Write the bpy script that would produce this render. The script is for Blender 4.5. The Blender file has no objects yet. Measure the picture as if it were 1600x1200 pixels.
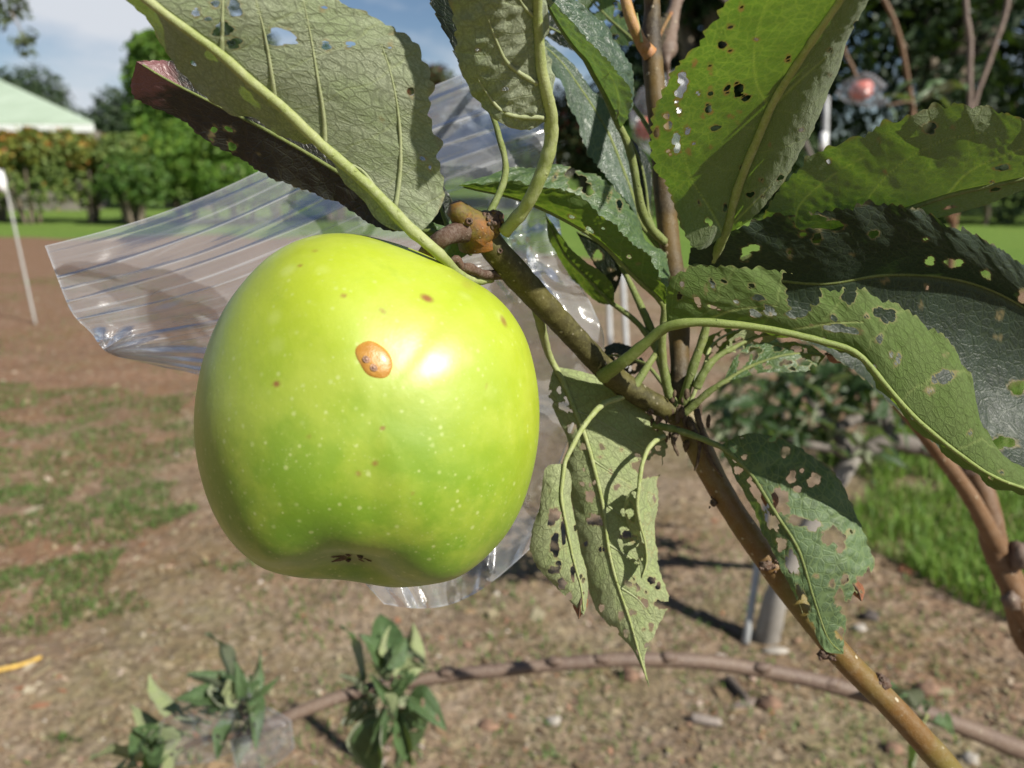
import bpy, math, random
import numpy as np
from mathutils import Vector, Matrix

# ------------------------------------------------------------------ camera, sky, sun, exposure
scene = bpy.context.scene
COL = scene.collection
F = 1256.0                       # focal length in pixels of the 1600 px wide photograph
PITCH = math.radians(14.7)
CAM = np.array([0.0, 0.0, 1.12])
RIGHT = np.array([1.0, 0, 0])
UP = np.array([0, math.sin(PITCH), math.cos(PITCH)])
FWD = np.array([0, math.cos(PITCH), -math.sin(PITCH)])

cam = bpy.data.cameras.new('camera')
cam.sensor_width = 36.0
cam.lens = 36.0 * F / 1600.0
cam.clip_start = 0.01
cam.clip_end = 800.0
cam.dof.use_dof = True
cam.dof.focus_distance = 0.20
cam.dof.aperture_fstop = 16.5
camo = bpy.data.objects.new('camera', cam)
COL.objects.link(camo)
camo.location = CAM
camo.rotation_euler = (math.pi / 2 - PITCH, 0, 0)
scene.camera = camo

SUN_CAM = np.array([0.60, 0.50, 0.61])            # towards the sun: right, up, towards the camera
SUN = RIGHT * SUN_CAM[0] + UP * SUN_CAM[1] - FWD * SUN_CAM[2]
SUN = SUN / np.linalg.norm(SUN)
SUN_EL = math.asin(SUN[2])
SUN_AZ = math.atan2(SUN[0], SUN[1])               # clockwise from +Y

world = bpy.data.worlds.new("World")
scene.world = world
world.use_nodes = True
wn, wl = world.node_tree.nodes, world.node_tree.links
wn.clear()
w_out = wn.new('ShaderNodeOutputWorld')
w_bg = wn.new('ShaderNodeBackground')
w_sky = wn.new('ShaderNodeTexSky')
w_sky.sky_type = 'NISHITA'
w_sky.sun_disc = False
w_sky.sun_elevation = SUN_EL
w_sky.sun_rotation = SUN_AZ
w_sky.air_density = 1.0
w_sky.dust_density = 0.25
w_sky.ozone_density = 2.5
w_sky.altitude = 900
w_bg.inputs['Strength'].default_value = 0.05
w_tc = wn.new('ShaderNodeTexCoord')
w_map = wn.new('ShaderNodeMapping')
w_map.inputs['Scale'].default_value = (1.0, 1.0, 2.6)
w_map.inputs['Location'].default_value = (5.5, 6.6, 3.3)
w_no = wn.new('ShaderNodeTexNoise')
w_no.inputs['Scale'].default_value = 2.6
w_no.inputs['Detail'].default_value = 7.0
w_no.inputs['Roughness'].default_value = 0.52
w_rp = wn.new('ShaderNodeValToRGB')
w_rp.color_ramp.elements[0].position = 0.47
w_rp.color_ramp.elements[1].position = 0.64
w_mx = wn.new('ShaderNodeMixRGB')
w_mx.inputs[2].default_value = (9.0, 9.5, 10.3, 1)
wl.new(w_tc.outputs['Generated'], w_map.inputs['Vector'])
wl.new(w_map.outputs['Vector'], w_no.inputs['Vector'])
wl.new(w_no.outputs['Fac'], w_rp.inputs['Fac'])
w_sp = wn.new('ShaderNodeSeparateXYZ')
w_mr = wn.new('ShaderNodeMapRange')            # cumulus lies thicker towards the horizon all round
w_mr.inputs[1].default_value, w_mr.inputs[2].default_value = 0.75, 0.22
w_mu = wn.new('ShaderNodeMath')
w_mu.operation = 'MULTIPLY'
wl.new(w_tc.outputs['Generated'], w_sp.inputs[0])
wl.new(w_sp.outputs[2], w_mr.inputs[0])
wl.new(w_rp.outputs['Color'], w_mu.inputs[0])
wl.new(w_mr.outputs[0], w_mu.inputs[1])
wl.new(w_mu.outputs[0], w_mx.inputs[0])
wl.new(w_sky.outputs['Color'], w_mx.inputs[1])
wl.new(w_mx.outputs['Color'], w_bg.inputs['Color'])
wl.new(w_bg.outputs['Background'], w_out.inputs['Surface'])

sun = bpy.data.lights.new('sun', 'SUN')
sun.energy = 5.0
sun.angle = math.radians(0.53)
sun.color = (1.0, 0.95, 0.86)
suno = bpy.data.objects.new('sun', sun)
COL.objects.link(suno)
suno.location = tuple(SUN * 30)
suno.rotation_euler = Vector(-SUN).to_track_quat('-Z', 'Y').to_euler()

vs = scene.view_settings
vs.view_transform = 'Standard'
vs.look = 'None'
vs.exposure = 0.6
vs.gamma = 1.0
vs.use_curve_mapping = False
scene.render.engine = 'CYCLES'
scene.cycles.use_denoising = True
scene.cycles.max_bounces = 7
scene.cycles.diffuse_bounces = 3
scene.cycles.glossy_bounces = 3
scene.cycles.transmission_bounces = 4
scene.cycles.transparent_max_bounces = 16
scene.cycles.caustics_reflective = False
scene.cycles.caustics_refractive = False
scene.cycles.sample_clamp_indirect = 6.0

rng = np.random.default_rng(7)
random.seed(7)


# ------------------------------------------------------------------ points
def P(px, py, d):
    """a point of the place at depth d (metres) along the photograph's line of sight"""
    px, py, d = np.asarray(px, float), np.asarray(py, float), np.asarray(d, float)
    return (CAM + RIGHT * (((px - 800) / F * d)[..., None]) + UP * (((600 - py) / F * d)[..., None])
            + FWD * d[..., None])


def pix(V):
    q = V - CAM
    d = q @ FWD
    return np.stack([800 + F * (q @ RIGHT) / d, 600 - F * (q @ UP) / d], -1)


def G(px, py, z=0.0):
    """the point of the ground seen at this pixel"""
    r = RIGHT * ((px - 800) / F) + UP * ((600 - py) / F) + FWD
    t = (z - CAM[2]) / r[2]
    return CAM + r * t


def vnoise(x, y, seed=0):
    xi, yi = np.floor(x).astype(np.int64), np.floor(y).astype(np.int64)
    fx, fy = x - xi, y - yi
    fx, fy = fx * fx * (3 - 2 * fx), fy * fy * (3 - 2 * fy)

    def h(a, b):
        n = (a * 374761393 + b * 668265263 + seed * 1442695041) & 0x7fffffff
        n = ((n ^ (n >> 13)) * 1274126177) & 0x7fffffff
        return ((n ^ (n >> 16)) & 0xffff) / 65535.0
    return (h(xi, yi) * (1 - fx) * (1 - fy) + h(xi + 1, yi) * fx * (1 - fy)
            + h(xi, yi + 1) * (1 - fx) * fy + h(xi + 1, yi + 1) * fx * fy)


def cr(pts, n):
    """Catmull-Rom through the points, n samples, uniform in the index"""
    p = np.asarray(pts, float)
    k = len(p)
    if k == 2:
        return p[0] + (p[1] - p[0]) * np.linspace(0, 1, n)[:, None]
    pp = np.vstack([2 * p[0] - p[1], p, 2 * p[-1] - p[-2]])
    t = np.linspace(0, k - 1, n)
    i = np.minimum(t.astype(int), k - 2)
    u = (t - i)[:, None]
    a, b, c, d = pp[i], pp[i + 1], pp[i + 2], pp[i + 3]
    return 0.5 * (2 * b + (c - a) * u + (2 * a - 5 * b + 4 * c - d) * u * u + (3 * b - a - 3 * c + d) * u ** 3)


# ------------------------------------------------------------------ objects
OFF = {}


def tag(o, label=None, cat=None, group=None, kind=None):
    if label: o['label'] = label
    if cat: o['category'] = cat
    if group: o['group'] = group
    if kind: o['kind'] = kind
    return o


def thing(name, base, label, cat, group=None):
    o = bpy.data.objects.new(name, None)
    o.empty_display_size = 0.05
    COL.objects.link(o)
    o.location = tuple(base)
    OFF[o.name] = np.array(base, float)
    return tag(o, label, cat, group)


def mesh_data(name, V, faces, mats=(), smooth=True, uv=None, attrs=None, midx=None):
    """faces: an (n,3|4) array or a list of arrays"""
    if not isinstance(faces, (list, tuple)):
        faces = [faces]
    faces = [np.asarray(f, np.int32) for f in faces if len(f)]
    me = bpy.data.meshes.new(name)
    V = np.ascontiguousarray(V, np.float32)
    me.vertices.add(len(V))
    me.vertices.foreach_set('co', V.ravel())
    loops = np.concatenate([f.ravel() for f in faces])
    tot = np.concatenate([np.full(len(f), f.shape[1], np.int32) for f in faces])
    start = np.concatenate([[0], np.cumsum(tot)[:-1]]).astype(np.int32)
    me.loops.add(len(loops))
    me.loops.foreach_set('vertex_index', loops.astype(np.int32))
    me.polygons.add(len(tot))
    me.polygons.foreach_set('loop_start', start)
    me.polygons.foreach_set('loop_total', tot)
    for m in mats:
        me.materials.append(m)
    if midx is not None:
        me.polygons.foreach_set('material_index', np.asarray(midx, np.int32))
    me.update(calc_edges=True)
    me.polygons.foreach_set('use_smooth', np.full(len(tot), smooth, bool))
    if uv is not None:
        for k, (nm, arr) in enumerate(uv.items()):
            l = me.uv_layers.new(name=nm)
            l.data.foreach_set('uv', np.ascontiguousarray(np.asarray(arr, np.float32)[loops]).ravel())
    if attrs:
        for nm, arr in attrs.items():
            a = me.attributes.new(nm, 'FLOAT', 'POINT')
            a.data.foreach_set('value', np.ascontiguousarray(arr, np.float32))
    me.validate()
    return me


def add(name, V, faces, mat, parent=None, kind=None, label=None, **kw):
    off = np.zeros(3)
    if parent is not None:
        off = OFF[parent.name]
    mats = mat if isinstance(mat, (list, tuple)) else [mat]
    me = mesh_data(name, np.asarray(V) - off, faces, mats, **kw)
    o = bpy.data.objects.new(name, me)
    COL.objects.link(o)
    if parent is not None:
        o.parent = parent
        OFF[o.name] = off
    else:
        OFF[o.name] = np.zeros(3)
    tag(o, label, kind=kind)
    return o


def tube_geo(pts, rad, seg=10, n=None, bump=0.0, seed=0, cap=True, flat=1.0):
    pts = np.asarray(pts, float)
    rad = np.asarray(rad, float) * np.ones(len(pts))
    if n:
        q = cr(np.hstack([pts, rad[:, None]]), n)
        pts, rad = q[:, :3], np.maximum(q[:, 3], 1e-5)
    m = len(pts)
    T = np.gradient(pts, axis=0)
    T /= np.linalg.norm(T, axis=1)[:, None] + 1e-12
    ref = np.array([0.3, 0.9, 0.2])
    if abs(T[0] @ ref) > 0.9:
        ref = np.array([1.0, 0, 0])
    N = np.zeros_like(pts)
    v = ref - T[0] * (ref @ T[0])
    for i in range(m):
        v = v - T[i] * (v @ T[i])
        v /= np.linalg.norm(v) + 1e-12
        N[i] = v
    B = np.cross(T, N)
    a = np.arange(seg) / seg * 2 * math.pi
    R = rad[:, None] * np.ones(seg)
    if bump:
        L = np.concatenate([[0], np.cumsum(np.linalg.norm(np.diff(pts, axis=0), axis=1))])
        s = L / (rad.mean() * 2)
        R = R * (1 + bump * (vnoise(s[:, None] * 0.9 + 0 * a, np.cos(a)[None] * 1.1 + 5 + 0 * s[:, None], seed) - .5) * 2
                 + bump * .5 * (vnoise(s[:, None] * 2.7, np.sin(a)[None] * 2.3 + 9 + 0 * s[:, None], seed + 3) - .5) * 2)
    V = pts[:, None] + N[:, None] * (np.cos(a)[None, :, None] * R[..., None]) + B[:, None] * (np.sin(a)[None, :, None] * R[..., None] * flat)
    V = V.reshape(-1, 3)
    i = np.arange(m - 1)[:, None] * seg
    j = np.arange(seg)[None]
    j2 = (j + 1) % seg
    Q = np.stack([i + j, i + j2, i + seg + j2, i + seg + j], -1).reshape(-1, 4)
    fs = [Q]
    if cap:
        V = np.vstack([V, pts[:1] - T[:1] * rad[0] * .35, pts[-1:] + T[-1:] * rad[-1] * .6])
        c0, c1 = m * seg, m * seg + 1
        j = np.arange(seg)
        fs.append(np.stack([np.full(seg, c0), (j + 1) % seg, j], -1))
        fs.append(np.stack([np.full(seg, c1), (m - 1) * seg + j, (m - 1) * seg + (j + 1) % seg], -1))
    return V, fs


def tube(name, pts, rad, mat, parent, seg=10, n=None, bump=0.0, seed=0, **kw):
    V, fs = tube_geo(pts, rad, seg, n, bump, seed)
    return add(name, V, fs, mat, parent, **kw)


def join(geos):
    """several (V, [faces]) into one"""
    Vs, tri, quad, o = [], [], [], 0
    for V, fs in geos:
        Vs.append(V)
        for f in fs if isinstance(fs, (list, tuple)) else [fs]:
            f = np.asarray(f)
            (tri if f.shape[1] == 3 else quad).append(f + o)
        o += len(V)
    out = []
    if quad: out.append(np.vstack(quad))
    if tri: out.append(np.vstack(tri))
    return np.vstack(Vs), out


def blob_geo(c, r, sx=1, sy=1, sz=1, seed=0, amp=0.15, nu=14, nv=9, rot=None):
    u = np.arange(nu) / nu * 2 * math.pi
    v = np.linspace(0, math.pi, nv)[1:-1]
    D = np.stack([np.sin(v)[:, None] * np.cos(u), np.sin(v)[:, None] * np.sin(u), np.cos(v)[:, None] + 0 * u], -1).reshape(-1, 3)
    D = np.vstack([D, [0, 0, 1], [0, 0, -1]])
    k = 1 + amp * 2 * (vnoise(D[:, 0] * 1.7 + 7, D[:, 1] * 1.7 + D[:, 2] * 2.1 + 9, seed) - .5)
    V = D * k[:, None] * r * np.array([sx, sy, sz])
    if rot is not None:
        V = V @ np.array(rot).T
    V = V + np.asarray(c)
    m = nv - 2
    i = np.arange(m - 1)[:, None] * nu
    j = np.arange(nu)[None]
    Q = np.stack([i + j, i + nu + j, i + nu + (j + 1) % nu, i + (j + 1) % nu], -1).reshape(-1, 4)
    j = np.arange(nu)
    t1 = np.stack([np.full(nu, m * nu), j, (j + 1) % nu], -1)
    t2 = np.stack([np.full(nu, m * nu + 1), (m - 1) * nu + (j + 1) % nu, (m - 1) * nu + j], -1)
    return V, [Q, np.vstack([t1, t2])]


def box_geo(lo, hi):
    lo, hi = np.array(lo, float), np.array(hi, float)
    V = np.array([[x, y, z] for z in (0, 1) for y in (0, 1) for x in (0, 1)], float) * (hi - lo) + lo
    Fq = np.array([[0, 2, 3, 1], [4, 5, 7, 6], [0, 1, 5, 4], [2, 6, 7, 3], [0, 4, 6, 2], [1, 3, 7, 5]])
    return V, [Fq]


# ------------------------------------------------------------------ materials
class NT:
    def __init__(s, name):
        s.m = bpy.data.materials.new(name)
        s.m.use_nodes = True
        s.t = s.m.node_tree
        s.t.nodes.clear()
        s.out = s.n('ShaderNodeOutputMaterial')

    def n(s, ty, **kw):
        nd = s.t.nodes.new(ty)
        for k, v in kw.items():
            setattr(nd, k, v)
        return nd

    def l(s, a, b):
        s.t.links.new(a, b)

    def set(s, sock, v):
        if hasattr(v, 'is_linked'):
            s.l(v, sock)
        elif isinstance(v, (tuple, list)) and len(v) == 3 and sock.type == 'RGBA':
            sock.default_value = (*v, 1)
        else:
            sock.default_value = v

    def math(s, op, a, b=0.0, c=0.0, clamp=False):
        nd = s.n('ShaderNodeMath', operation=op, use_clamp=clamp)
        s.set(nd.inputs[0], a)
        s.set(nd.inputs[1], b)
        s.set(nd.inputs[2], c)
        return nd.outputs[0]

    def mix(s, f, a, b, mode='MIX'):
        nd = s.n('ShaderNodeMixRGB', blend_type=mode)
        s.set(nd.inputs[0], f)
        s.set(nd.inputs[1], a)
        s.set(nd.inputs[2], b)
        return nd.outputs[0]

    def mixs(s, f, a, b):
        nd = s.n('ShaderNodeMixShader')
        s.set(nd.inputs[0], f)
        s.l(a, nd.inputs[1])
        s.l(b, nd.inputs[2])
        return nd.outputs[0]

    def smooth(s, v, lo, hi, a=0.0, b=1.0):
        nd = s.n('ShaderNodeMapRange', interpolation_type='SMOOTHSTEP')
        s.set(nd.inputs[0], v)
        nd.inputs[1].default_value = lo
        nd.inputs[2].default_value = hi
        nd.inputs[3].default_value = a
        nd.inputs[4].default_value = b
        return nd.outputs[0]

    def noise(s, vec, scale, detail=4.0, rough=0.55, dist=0.0):
        nd = s.n('ShaderNodeTexNoise')
        if vec is not None: s.l(vec, nd.inputs['Vector'])
        nd.inputs['Scale'].default_value = scale
        nd.inputs['Detail'].default_value = detail
        nd.inputs['Roughness'].default_value = rough
        nd.inputs['Distortion'].default_value = dist
        return nd.outputs['Fac']

    def voro(s, vec, scale, feature='F1', out='Distance', rnd=1.0):
        nd = s.n('ShaderNodeTexVoronoi', feature=feature)
        if vec is not None: s.l(vec, nd.inputs['Vector'])
        nd.inputs['Scale'].default_value = scale
        nd.inputs['Randomness'].default_value = rnd
        return nd.outputs[out]

    def obj(s):
        return s.n('ShaderNodeTexCoord').outputs['Object']

    def geo(s):
        return s.n('ShaderNodeNewGeometry')

    def uv(s, name):
        nd = s.n('ShaderNodeUVMap')
        nd.uv_map = name
        return nd.outputs['UV']

    def attr(s, name):
        return s.n('ShaderNodeAttribute', attribute_name=name).outputs['Fac']

    def bump(s, h, strength, dist):
        nd = s.n('ShaderNodeBump')
        nd.inputs['Strength'].default_value = strength
        nd.inputs['Distance'].default_value = dist
        s.l(h, nd.inputs['Height'])
        return nd.outputs['Normal']

    def bsdf(s, color, rough=0.5, normal=None, **kw):
        nd = s.n('ShaderNodeBsdfPrincipled')
        s.set(nd.inputs['Base Color'], color)
        s.set(nd.inputs['Roughness'], rough)
        if normal is not None: s.l(normal, nd.inputs['Normal'])
        for k, v in kw.items():
            s.set(nd.inputs[k.replace('_', ' ')], v)
        return nd.outputs[0]

    def done(s, sh):
        s.l(sh, s.out.inputs['Surface'])
        return s.m


def simple(name, color, rough=0.6, var=0.25, scale=40.0, bump=0.0, bscale=None, **kw):
    m = NT(name)
    o = m.obj()
    f = m.noise(o, scale, 5)
    dark = tuple(c * (1 - var) for c in color)
    lite = tuple(min(1, c * (1 + var)) for c in color)
    c = m.mix(m.smooth(f, .3, .7), dark, lite)
    nrm = m.bump(m.noise(o, bscale or scale * 2, 5), bump, .002) if bump else None
    return m.done(m.bsdf(c, rough, nrm, **kw))


def leaf_mat(name, top=(.052, .096, .036), under=(.30, .33, .22), trans=(.13, .26, .018), tw=0.24,
             top_rough=0.42, nlat=8.0, vslope=0.16, fuzz=1.0, red=0.0, brown=0.35, spec=0.5, bstr=.55, latk=.22):
    """apple leaf: dark smooth upper side, pale felted underside, light through the blade, net of veins"""
    m = NT(name)
    uvb = m.uv('blade')
    sep = m.n('ShaderNodeSeparateXYZ')
    m.l(uvb, sep.inputs[0])
    u, v = sep.outputs[0], sep.outputs[1]
    av = m.math('ABSOLUTE', v)
    met = m.uv('metric')
    # side veins
    w = m.math('SUBTRACT', u, m.math('MULTIPLY', av, vslope))
    wob = m.math('MULTIPLY', m.math('SUBTRACT', m.noise(met, .10, 1), .5), .05)
    side = m.math('MULTIPLY', m.math('SIGN', v), .5 / nlat * .5)
    w = m.math('ADD', m.math('ADD', w, wob), side)
    fr = m.math('FRACT', m.math('MULTIPLY', w, nlat))
    dl = m.math('ABSOLUTE', m.math('SUBTRACT', fr, .5))
    lat = m.smooth(dl, .0, .05, latk, 0)
    latw = m.smooth(dl, .0, .5, 1, 0)
    mid = m.smooth(av, .012, .04, 1, 0)
    # net veins, in millimetres
    dis = m.n('ShaderNodeMixRGB')
    dis.inputs[0].default_value = .12
    nz = m.n('ShaderNodeTexNoise')
    nz.inputs['Scale'].default_value = .8
    m.l(met, nz.inputs['Vector'])
    m.l(met, dis.inputs[1])
    m.l(nz.outputs['Color'], dis.inputs[2])
    v1 = m.voro(dis.outputs[0], .47, 'DISTANCE_TO_EDGE')
    v2 = m.voro(dis.outputs[0], 1.35, 'DISTANCE_TO_EDGE')
    n1 = m.smooth(v1, .02, .12, 1, 0)
    n2 = m.smooth(v2, .0, .16, .5, 0)
    net = m.math('MAXIMUM', n1, n2)
    lat = m.math('MAXIMUM', lat, m.attr('veinp'))
    veins = m.math('MAXIMUM', m.math('MAXIMUM', lat, mid), m.math('MULTIPLY', net, .62))
    big = m.noise(met, .09, 4)
    fine = m.noise(met, 3.2, 3, .7)
    rim = m.attr('rim')
    spot = m.smooth(m.noise(met, .32, 3, .6), .70, .78)
    info = m.n('ShaderNodeObjectInfo').outputs['Random']
    # upper side
    ct = m.mix(m.smooth(big, .3, .7), tuple(c * .72 for c in top), tuple(c * 1.35 for c in top))
    ct = m.mix(m.math('MULTIPLY', veins, .42), ct, (top[0] * 2.6 + .02, top[1] * 2.3 + .02, top[2] * 2.0))
    if red:
        ct = m.mix(m.math('MULTIPLY', m.smooth(m.math('ADD', m.noise(met, .12, 3), m.math('MULTIPLY', m.smooth(u, .62, .95), .5)), .72, .95), red), ct, (.19, .085, .085))
    hgt = m.math('ADD', m.math('ADD', m.math('MULTIPLY', net, -.55), m.math('MULTIPLY', m.math('MAXIMUM', lat, mid), -1.2)),
                 m.math('MULTIPLY', m.noise(met, .45, 3), .8))
    nt_ = m.bump(hgt, bstr, .00035)
    rg = m.smooth(fine, .2, .8, top_rough - .06, top_rough + .12)
    top_s = m.bsdf(ct, rg, nt_, Specular_IOR_Level=spec, Sheen_Weight=.05)
    # underside
    hair = m.noise(met, 2.1, 5, .75, .6)
    hair2 = m.noise(met, 6.5, 3, .8)
    hh = m.math('ADD', m.math('MULTIPLY', hair, .6), m.math('MULTIPLY', hair2, .4))
    dk = .62 - .18 * fuzz
    cu = m.mix(m.smooth(hh, .34, .62), tuple(c * dk for c in under), tuple(min(1, c * (1 + .38 * fuzz)) for c in under))
    cu = m.mix(m.math('MULTIPLY', m.smooth(big, .35, .7), .45), cu, (under[0] * .80, under[1] * .98, under[2] * .55))
    cu = m.mix(m.math('MULTIPLY', net, .62), cu, tuple(c * .52 for c in under))
    cu = m.mix(m.math('MULTIPLY', m.math('MAXIMUM', lat, mid), .75), cu, (.36, .42, .15))
    hu = m.math('ADD', m.math('ADD', m.math('MULTIPLY', net, -.35), m.math('MULTIPLY', m.math('MAXIMUM', lat, mid), 1.4)),
                m.math('ADD', m.math('MULTIPLY', hh, .9), m.math('MULTIPLY', m.noise(met, .45, 3), .8)))
    nu_ = m.bump(hu, .75, .0004)
    und_s = m.bsdf(cu, .82, nu_, Specular_IOR_Level=.2, Sheen_Weight=.18 * fuzz, Sheen_Roughness=.5)
    # light through the blade
    tc = m.mix(m.math('MULTIPLY', veins, .75), trans, (min(1, trans[0] * 3.2 + .05), min(1, trans[1] * 2.1 + .04), trans[2] * 3 + .03))
    tc = m.mix(m.math('MULTIPLY', m.smooth(big, .3, .75), .4), tc, tuple(c * .6 for c in trans))
    tr = m.n('ShaderNodeBsdfTranslucent')
    # brown rims and spots
    rimc = (.25, .20, .085)
    bf = m.math('MAXIMUM', m.math('MULTIPLY', rim, m.smooth(m.noise(met, .5, 2), .35, .6, .25, .95)), m.math('MULTIPLY', spot, brown * .6), clamp=True)
    tc = m.mix(bf, tc, (.30, .16, .04))
    m.l(tc, tr.inputs['Color'])
    bs = m.bsdf(rimc, .75)
    back = m.geo().outputs['Backfacing']
    sh = m.mixs(back, top_s, und_s)
    sh = m.mixs(m.math('MULTIPLY', bf, .7), sh, bs)
    sh = m.mixs(tw, sh, tr.outputs[0])
    return m.done(sh)


def bark_mat(name, a, b, c, scale=260.0, lent=0.8, fuzz=0.4, rough=0.55, top=None):
    """a, b: base tones along the shoot, c: grey bloom"""
    m = NT(name)
    o = m.obj()
    n1 = m.noise(o, scale * .22, 4)
    n2 = m.noise(o, scale * 1.6, 5, .7)
    n3 = m.noise(o, scale * 9, 3, .8)
    col = m.mix(m.smooth(n1, .36, .64), a, b)
    col = m.mix(m.math('MULTIPLY', m.smooth(n2, .40, .68), fuzz), col, c)
    col = m.mix(m.math('MULTIPLY', m.smooth(n3, .55, .72), fuzz * .8), col, tuple(min(1, x * 1.8 + .04) for x in c))
    vd = m.voro(o, scale * 1.15)
    le = m.smooth(vd, .10, .20, 1, 0)
    le = m.math('MULTIPLY', le, m.smooth(m.noise(o, scale * .55, 1), .40, .52))
    col = m.mix(m.math('MULTIPLY', le, lent), col, (.52, .46, .33))
    h = m.math('ADD', m.math('ADD', m.math('MULTIPLY', n2, .7), m.math('MULTIPLY', n3, .25)), m.math('MULTIPLY', le, .8))
    return m.done(m.bsdf(col, rough, m.bump(h, .6, .0006), Specular_IOR_Level=.35))


MAT = {}
MAT['leaf'] = leaf_mat('apple_leaf')
MAT['leaf_matte'] = leaf_mat('matte_apple_leaf', top=(.068, .110, .046), trans=(.12, .24, .02), tw=.2, top_rough=.55, bstr=.45, brown=.2, spec=.4)
MAT['leaf_deep'] = leaf_mat('deep_green_leaf', top=(.022, .050, .015), trans=(.11, .24, .02), tw=.22, spec=.35)
MAT['leaf_thin'] = leaf_mat('thin_apple_leaf', trans=(.13, .29, .012), tw=.35, under=(.20, .235, .125), fuzz=.9)
MAT['leaf_pale'] = leaf_mat('pale_apple_leaf', under=(.34, .38, .20), trans=(.15, .24, .025), fuzz=.6, brown=.6, tw=.2)
MAT['leaf_shade'] = leaf_mat('shade_dark_apple_leaf', top=(.008, .014, .008), trans=(.03, .07, .008), tw=.10, spec=.3, top_rough=.36)  # darker leaf copy: shade behind other leaves is put into its colour
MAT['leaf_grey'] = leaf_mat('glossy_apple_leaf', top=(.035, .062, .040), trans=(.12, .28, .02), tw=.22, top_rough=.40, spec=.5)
MAT['leaf_shade_thick'] = leaf_mat('shaded_thick_leaf', top=(.011, .022, .012), trans=(.04, .10, .012), tw=.20, top_rough=.46, spec=.42, brown=.0, bstr=.42)  # the shadow of the leaves above is put into these dark tones
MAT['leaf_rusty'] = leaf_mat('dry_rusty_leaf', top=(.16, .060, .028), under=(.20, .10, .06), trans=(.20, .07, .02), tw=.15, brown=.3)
MAT['leaf_red'] = leaf_mat('reddish_apple_leaf', top=(.010, .011, .008), under=(.09, .07, .04), trans=(.03, .015, .006), tw=.06, red=.9, brown=.15)  # near-black base carries the shade; the red tip is leaf colour
MAT['leaf_green'] = leaf_mat('green_apple_leaf', under=(.135, .19, .058), trans=(.17, .32, .018), tw=.30, brown=.2, latk=.25, fuzz=.35)
MAT['stalk'] = bark_mat('leaf_stalk', (.22, .265, .075), (.275, .31, .115), (.36, .385, .22), 420, .05, .5, .6)
MAT['vein'] = bark_mat('side_vein', (.235, .27, .13), (.28, .31, .16), (.34, .36, .22), 420, .02, .5, .75)
m = NT('lit_vein')
t_ = m.n('ShaderNodeBsdfTranslucent')
t_.inputs['Color'].default_value = (.34, .50, .06, 1)
MAT['vein_lit'] = m.done(m.mixs(.55, m.bsdf((.20, .25, .08), .7), t_.outputs[0]))
MAT['stalk_mid'] = bark_mat('mid_leaf_stalk', (.155, .205, .045), (.20, .25, .065), (.26, .30, .12), 420, .05, .4, .6)
MAT['stalk_shade'] = bark_mat('shade_dark_leaf_stalk', (.105, .14, .030), (.15, .18, .045), (.21, .235, .11), 420, .05, .5, .7)  # darker stalk copy: the shade among the leaves is put into its colour
MAT['stalk_red'] = bark_mat('red_leaf_stalk', (.38, .12, .05), (.33, .20, .05), (.44, .26, .19), 300, .05, .4, .6)
MAT['shoot'] = bark_mat('young_bark', (.145, .075, .020), (.145, .112, .026), (.21, .17, .10), 230, .8, .30, .42)
MAT['shoot_up'] = bark_mat('felted_bark', (.030, .021, .012), (.115, .07, .014), (.12, .10, .06), 200, .35, .42, .6)  # tones darkened for the shade the leader stands in
MAT['shoot_olive'] = bark_mat('olive_bark', (.040, .035, .009), (.070, .060, .012), (.125, .115, .04), 260, .55, .55, .62)  # olive tones darkened to carry the shade over this branch
MAT['spur'] = bark_mat('spur_bark', (.22, .085, .012), (.135, .11, .018), (.085, .05, .028), 760, .5, .7, .5)
MAT['twig'] = bark_mat('twig_bark', (.145, .10, .072), (.11, .073, .056), (.20, .16, .125), 150, .4, .4, .6)
MAT['brown_branch'] = bark_mat('brown_branch_bark', (.115, .060, .026), (.165, .092, .044), (.20, .14, .09), 150, .4, .4, .55)
MAT['grey_branch'] = bark_mat('grey_branch_bark', (.095, .082, .070), (.125, .108, .092), (.20, .18, .155), 90, .3, .5, .8)
MAT['dry_scale'] = bark_mat('dry_scale', (.05, .032, .02), (.09, .06, .035), (.16, .12, .08), 500, .1, .5, .9)
MAT['scar'] = bark_mat('bud_scar', (.055, .028, .017), (.095, .052, .032), (.16, .125, .10), 500, .1, .7, .8)


# ------------------------------------------------------------------ leaf builder
def prof(off, n):
    u = np.linspace(0, 1, n)
    if np.isscalar(off):
        return off * np.sin(math.pi * np.clip(u, 0, 1)) ** .7
    off = np.asarray(off, float)
    return np.interp(u, np.linspace(0, 1, len(off)), off)


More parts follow.
